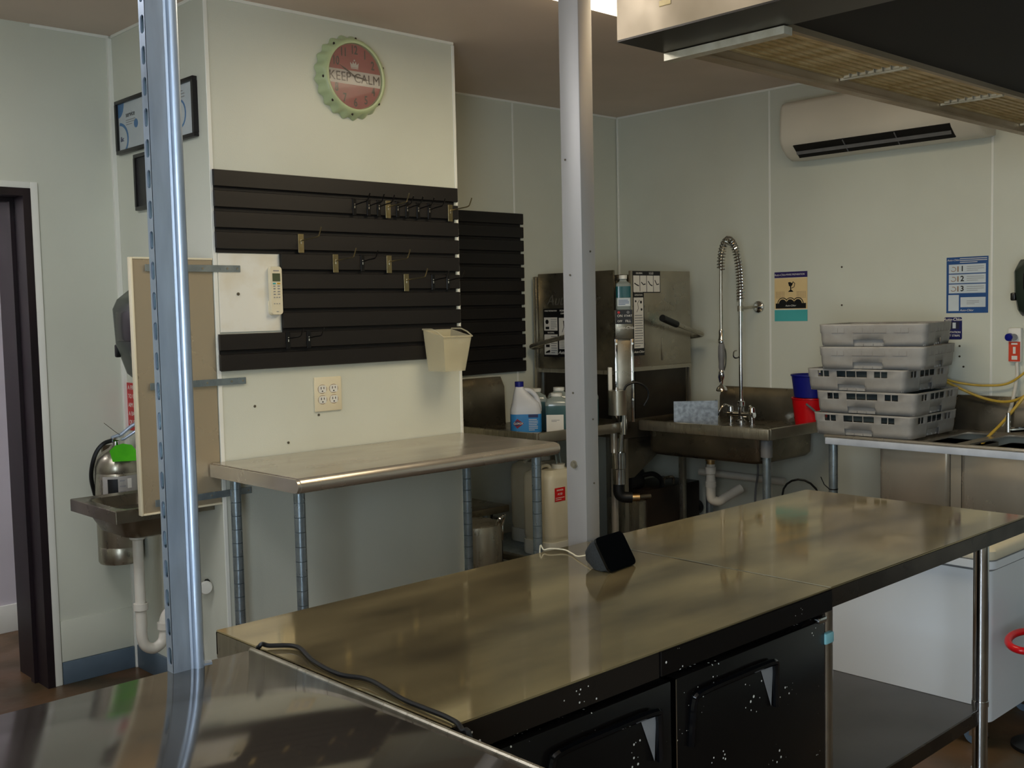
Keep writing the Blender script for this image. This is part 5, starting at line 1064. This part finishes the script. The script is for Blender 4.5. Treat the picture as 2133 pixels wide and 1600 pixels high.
# wall air conditioner
t = thing('air_conditioner', (XR, 2.69, 2.25), 'ivory wall-mounted split air conditioner below the ceiling', 'air conditioner')
AY0, AY1, AZ0, AZ1, AD = 2.165, 3.205, 2.262, 2.565, 0.225
prof = [(0, AZ0 + 0.012), (0, AZ1), (AD - 0.055, AZ1), (AD - 0.03, AZ1 - 0.008), (AD - 0.012, AZ1 - 0.03), (AD - 0.004, AZ1 - 0.12), (AD, AZ0 + 0.115), (AD - 0.008, AZ0 + 0.085)]
low = [(AD - 0.03, AZ0 + 0.055), (AD - 0.075, AZ0 + 0.020), (AD - 0.12, AZ0 + 0.004)]
P = prof + low
loops = [[(XR - p[0] * k, y, AZ0 + 0.15 + (p[1] - AZ0 - 0.15) * kz) for p in P] for y, k, kz in ((AY0, 0.90, 0.94), (AY0 + 0.012, 0.98, 0.985), (AY0 + 0.03, 1, 1), (AY1 - 0.03, 1, 1), (AY1 - 0.012, 0.98, 0.985), (AY1, 0.90, 0.94))]
G().rings(loops).obj('casing', ac_m, t, 50)
# outlet slot with louvre
n1 = Vector((-(0.055 - 0.020), 0, 0)); a_ = Vector((XR - (AD - 0.020), 0, AZ0 + 0.068)); b_ = Vector((XR - (AD - 0.078), 0, AZ0 + 0.016)); dd = (b_ - a_); nn = Vector((dd.z, 0, -dd.x)).normalized()
if nn.x > 0: nn = -nn
G().obox(a_, dd.normalized(), (0, 1, 0), nn, -0.004, dd.length + 0.004, AY0 + 0.125, AY1 - 0.085, -0.010, 0.0035).obj('outlet_slot', M('dark_slot', (20, 18, 17), 0.6, col2=(16, 14, 13), vs=12), t)
G().obox(a_ + dd * 0.42 + nn * 0.008, (dd.normalized() * 0.9 + nn * 0.3).normalized(), (0, 1, 0), (nn * 0.9 - dd.normalized() * 0.3).normalized(), 0, 0.018, AY0 + 0.13, AY1 - 0.09, -0.001, 0.002).obj('louvre', greyp, t)
for f in (0.33, 0.66):
    y = AY0 + 0.125 + (AY1 - AY0 - 0.21) * f; G().obox(a_, dd.normalized(), (0, 1, 0), nn, 0.0, dd.length, y - 0.002, y + 0.002, 0.0, 0.008).obj('louvre_clip', greyp, t)
G().box(XR - AD - 0.002, XR - AD + 0.004, AY0 + 0.05, AY0 + 0.075, AZ0 + 0.10, AZ0 + 0.11).obj('badge', greyp, t)

# ================================================================== EXHAUST HOOD
HX0, HY1_, HZ_ = 1.785, 1.545, 2.08
t = thing('exhaust_hood', (3.4, 0.9, HZ_), 'large black and steel exhaust hood hanging from the ceiling', 'hood')
hx1, hy0 = XR - 0.02, 0.05
G().box(HX0, HX0 + 0.012, hy0, HY1_, HZ_, ZC - 0.002).box(HX0 + 0.012, hx1, HY1_ - 0.012, HY1_, HZ_, ZC - 0.002).obj('canopy', hood_steel, t)
G().box(HX0 + 0.012, hx1, hy0, hy0 + 0.012, HZ_, ZC - 0.002).box(hx1 - 0.012, hx1, hy0 + 0.012, HY1_ - 0.012, HZ_, ZC - 0.002).box(HX0 + 0.012, hx1 - 0.012, hy0 + 0.012, HY1_ - 0.012, ZC - 0.05, ZC - 0.004).obj('canopy_shell', hood_black, t)
G().box(HX0 + 0.012, hx1 - 0.012, hy0 + 0.012, 1.328, HZ_ + 0.044, HZ_ + 0.052).obj('plenum_panel', hood_black, t)
G().box(HX0, HX0 + 0.17, hy0, HY1_, HZ_ - 0.004, HZ_).obj('end_lip', M('dull_dark_steel', (70, 66, 60), 0.35, 0.9, col2=(56, 52, 46), vs=5), t)
G().box(HX0 + 0.17, hx1 - 0.012, HY1_ - 0.030, HY1_ - 0.012, HZ_, HZ_ + 0.006).obj('far_lip', hood_steel, t)
G().box(HX0 + 0.172, hx1 - 0.012, 1.328, 1.342, HZ_ + 0.030, HZ_ + 0.052).obj('near_rail', hood_steel, t)
G().box(HX0 + 0.012, HX0 + 0.03, hy0, HY1_ - 0.012, HZ_ + 0.0, HZ_ + 0.03).obj('inner_lip', hood_steel, t)
G().prism([(HX0 + 0.155, HZ_ - 0.022), (HX0 + 0.185, HZ_ - 0.022), (HX0 + 0.185, HZ_ - 0.006), (HX0 + 0.155, HZ_ - 0.006)], 'y', 1.235, HY1_ - 0.002).obj('end_rail', filt_end, t)
# tag slot on the hood end
G().box(HX0 - 0.002, HX0, 1.40, 1.43, 2.125, 2.137, 0.0008, 1).obj('end_tag', grease, t)
FP = 0.575
FE = [1.99, 2.695, 3.285, 3.885, 4.485, 5.085]; HZF = HZ_ + 0.038
for i in range(5):
    fx = FE[i]; FP = FE[i + 1] - fx
    f = thing('baffle_filter', (fx + 0.28, 1.37, HZF), ('first', 'second', 'third', 'fourth', 'fifth')[i] + ' greasy baffle filter from the hood left end', 'filter', 'baffle filters under the hood')
    ya, yb = 1.344, HY1_ - 0.014
    G().box(fx, fx + 0.01, ya, yb, HZF - 0.006, HZF + 0.02).obj('filter_rail', filt_end, f)
    G().box(fx + FP - 0.02, fx + FP - 0.008, ya, yb, HZF - 0.012, HZF + 0.02).obj('filter_rail', filt_end, f)
    G().box(fx + 0.01, fx + FP - 0.02, ya, ya + 0.012, HZF - 0.006, HZF + 0.02).box(fx + 0.01, fx + FP - 0.02, yb - 0.012, yb, HZF - 0.006, HZF + 0.02).obj('filter_frame', grease, f)
    nb = 7; pb = (yb - ya - 0.024) / nb
    me = None
    for k in range(nb):
        y = ya + 0.012 + k * pb
        if me is None:
            me = G().prism([(0.002, 0.016), (0.002, -0.004), (pb - 0.010, -0.004), (pb - 0.010, 0.016), (pb - 0.012, 0.016), (pb - 0.012, -0.002), (0.004, -0.002), (0.004, 0.016)], 'x', fx + 0.012, fx + FP - 0.024).mesh('baffle', grease)
        o = place('baffle', me, f); o.location.y = y; o.location.z = HZF
    G().box(fx + 0.012, fx + FP - 0.024, ya + 0.012, yb - 0.012, HZF + 0.018, HZF + 0.022).obj('rear_mesh', M('dark_grease', (60, 46, 28), 0.5, 0.5, col2=(44, 34, 20), vs=20) if 'dark_grease' not in MATS else MATS['dark_grease'], f)
    g = G()
    for k in range(nb):      # bright saw-tooth end of the baffles
        y = ya + 0.012 + k * pb; g.prism([(y, HZF - 0.010), (y + pb * 0.8, HZF - 0.010), (y + pb * 0.1, HZF + 0.014)], 'x', fx + FP - 0.034, fx + FP - 0.024)
    g.obj('baffle_ends', filt_end, f)

# ================================================================== CHEST FREEZER
t = thing('chest_freezer', (3.81, 1.87, 0), 'white chest freezer on casters beyond the island table', 'freezer')
ZX0, ZX1, ZY0, ZY1 = 3.575, 4.085, 1.500, 2.300
rb = lambda k, z: [(p[0], p[1], z) for p in rrect(ZX0 - k, ZX1 + k, ZY0 - k, ZY1 + k, 0.035, 6)]
G().rings([rb(-0.01, 0.085), rb(0, 0.09), rb(0, 0.606)]).obj('cabinet', freezer_m, t, 50)
G().rings([rb(-0.004, 0.606), rb(-0.004, 0.614)]).obj('gasket', greyp, t, 50)
G().rings([rb(0.010, 0.614), rb(0.016, 0.618), rb(0.016, 0.644)]).obj('lid_skirt', freezer_m, t, 50)
G().rings([rb(0.011, 0.644), rb(0.011, 0.648)]).obj('lid_groove', greyp, t, 50)
G().rings([rb(0.014, 0.648), rb(0.016, 0.652), rb(0.014, 0.676), rb(0.0, 0.686), rb(-0.05, 0.690)]).obj('lid', lid_m, t, 50)
G().box(3.95, 4.02, ZY0 - 0.03, ZY0 - 0.0165, 0.620, 0.642, 0.004).obj('lid_lock', chrome, t)
for x, y in ((ZX0 + 0.03, ZY0 + 0.055), (ZX1 - 0.06, ZY0 + 0.055), (ZX0 + 0.03, ZY1 - 0.06), (ZX1 - 0.06, ZY1 - 0.06)):
    c = G().cyl((x - 0.014, y, 0.036), (x + 0.014, y, 0.036), 0.036, n=24).obj('caster_wheel', M('blue_grey_wheel', (92, 108, 122), 0.4, col2=(82, 98, 112), vs=20) if 'blue_grey_wheel' not in MATS else MATS['blue_grey_wheel'], t)
    G().box(x - 0.021, x - 0.016, y - 0.014, y + 0.014, 0.03, 0.085).box(x + 0.016, x + 0.021, y - 0.014, y + 0.014, 0.03, 0.085).cyl((x - 0.022, y, 0.036), (x + 0.022, y, 0.036), 0.008, n=12).obj('caster_fork', chrome, c)

# ================================================================== RED LOOP STAND AT THE RIGHT EDGE
t = thing('red_handle', (3.70, 1.35, 0), 'glossy red loop handle at the right edge in front of the freezer', 'handle')
lc = Vector((3.605, 1.385, 0.392))
G().tube([lc + Vector((0.11 * math.cos(a), 0.0, 0)) * 1.0 + Vector((0.02 * math.sin(a), 0.055 * math.sin(a), 0.006 * math.sin(a))) for a in [2 * PI * i / 36 for i in range(36)]], 0.012, 12, True).obj('loop', red_plastic, t, 60)
G().cyl((3.712, 1.385, 0.02), (3.712, 1.385, 0.41), 0.013, n=16).obj('shaft', red_plastic, t)
G().lathe([(0.0, 0.0), (0.09, 0.0), (0.09, 0.012), (0.02, 0.022), (0.015, 0.03)], (3.712, 1.385, 0), n=28).obj('base', blackp, t)

# corridor switches
for z0, z1, x0, lb in ((1.228, 1.348, 1.802, 'upper white switch plate on the corridor wall'), (1.063, 1.173, 1.812, 'lower white switch plate on the corridor wall')):
    t = thing('switch_plate', (x0 + 0.034, 5.476, z0), lb, 'switch')
    G().box(x0, x0 + 0.066, 5.470, 5.476, z0, z1, 0.002).obj('plate', whitep, t)
    G().box(x0 + 0.028, x0 + 0.038, 5.462, 5.470, (z0 + z1) / 2 - 0.010, (z0 + z1) / 2 + 0.012, 0.001, 1).obj('toggle', creamp, t)
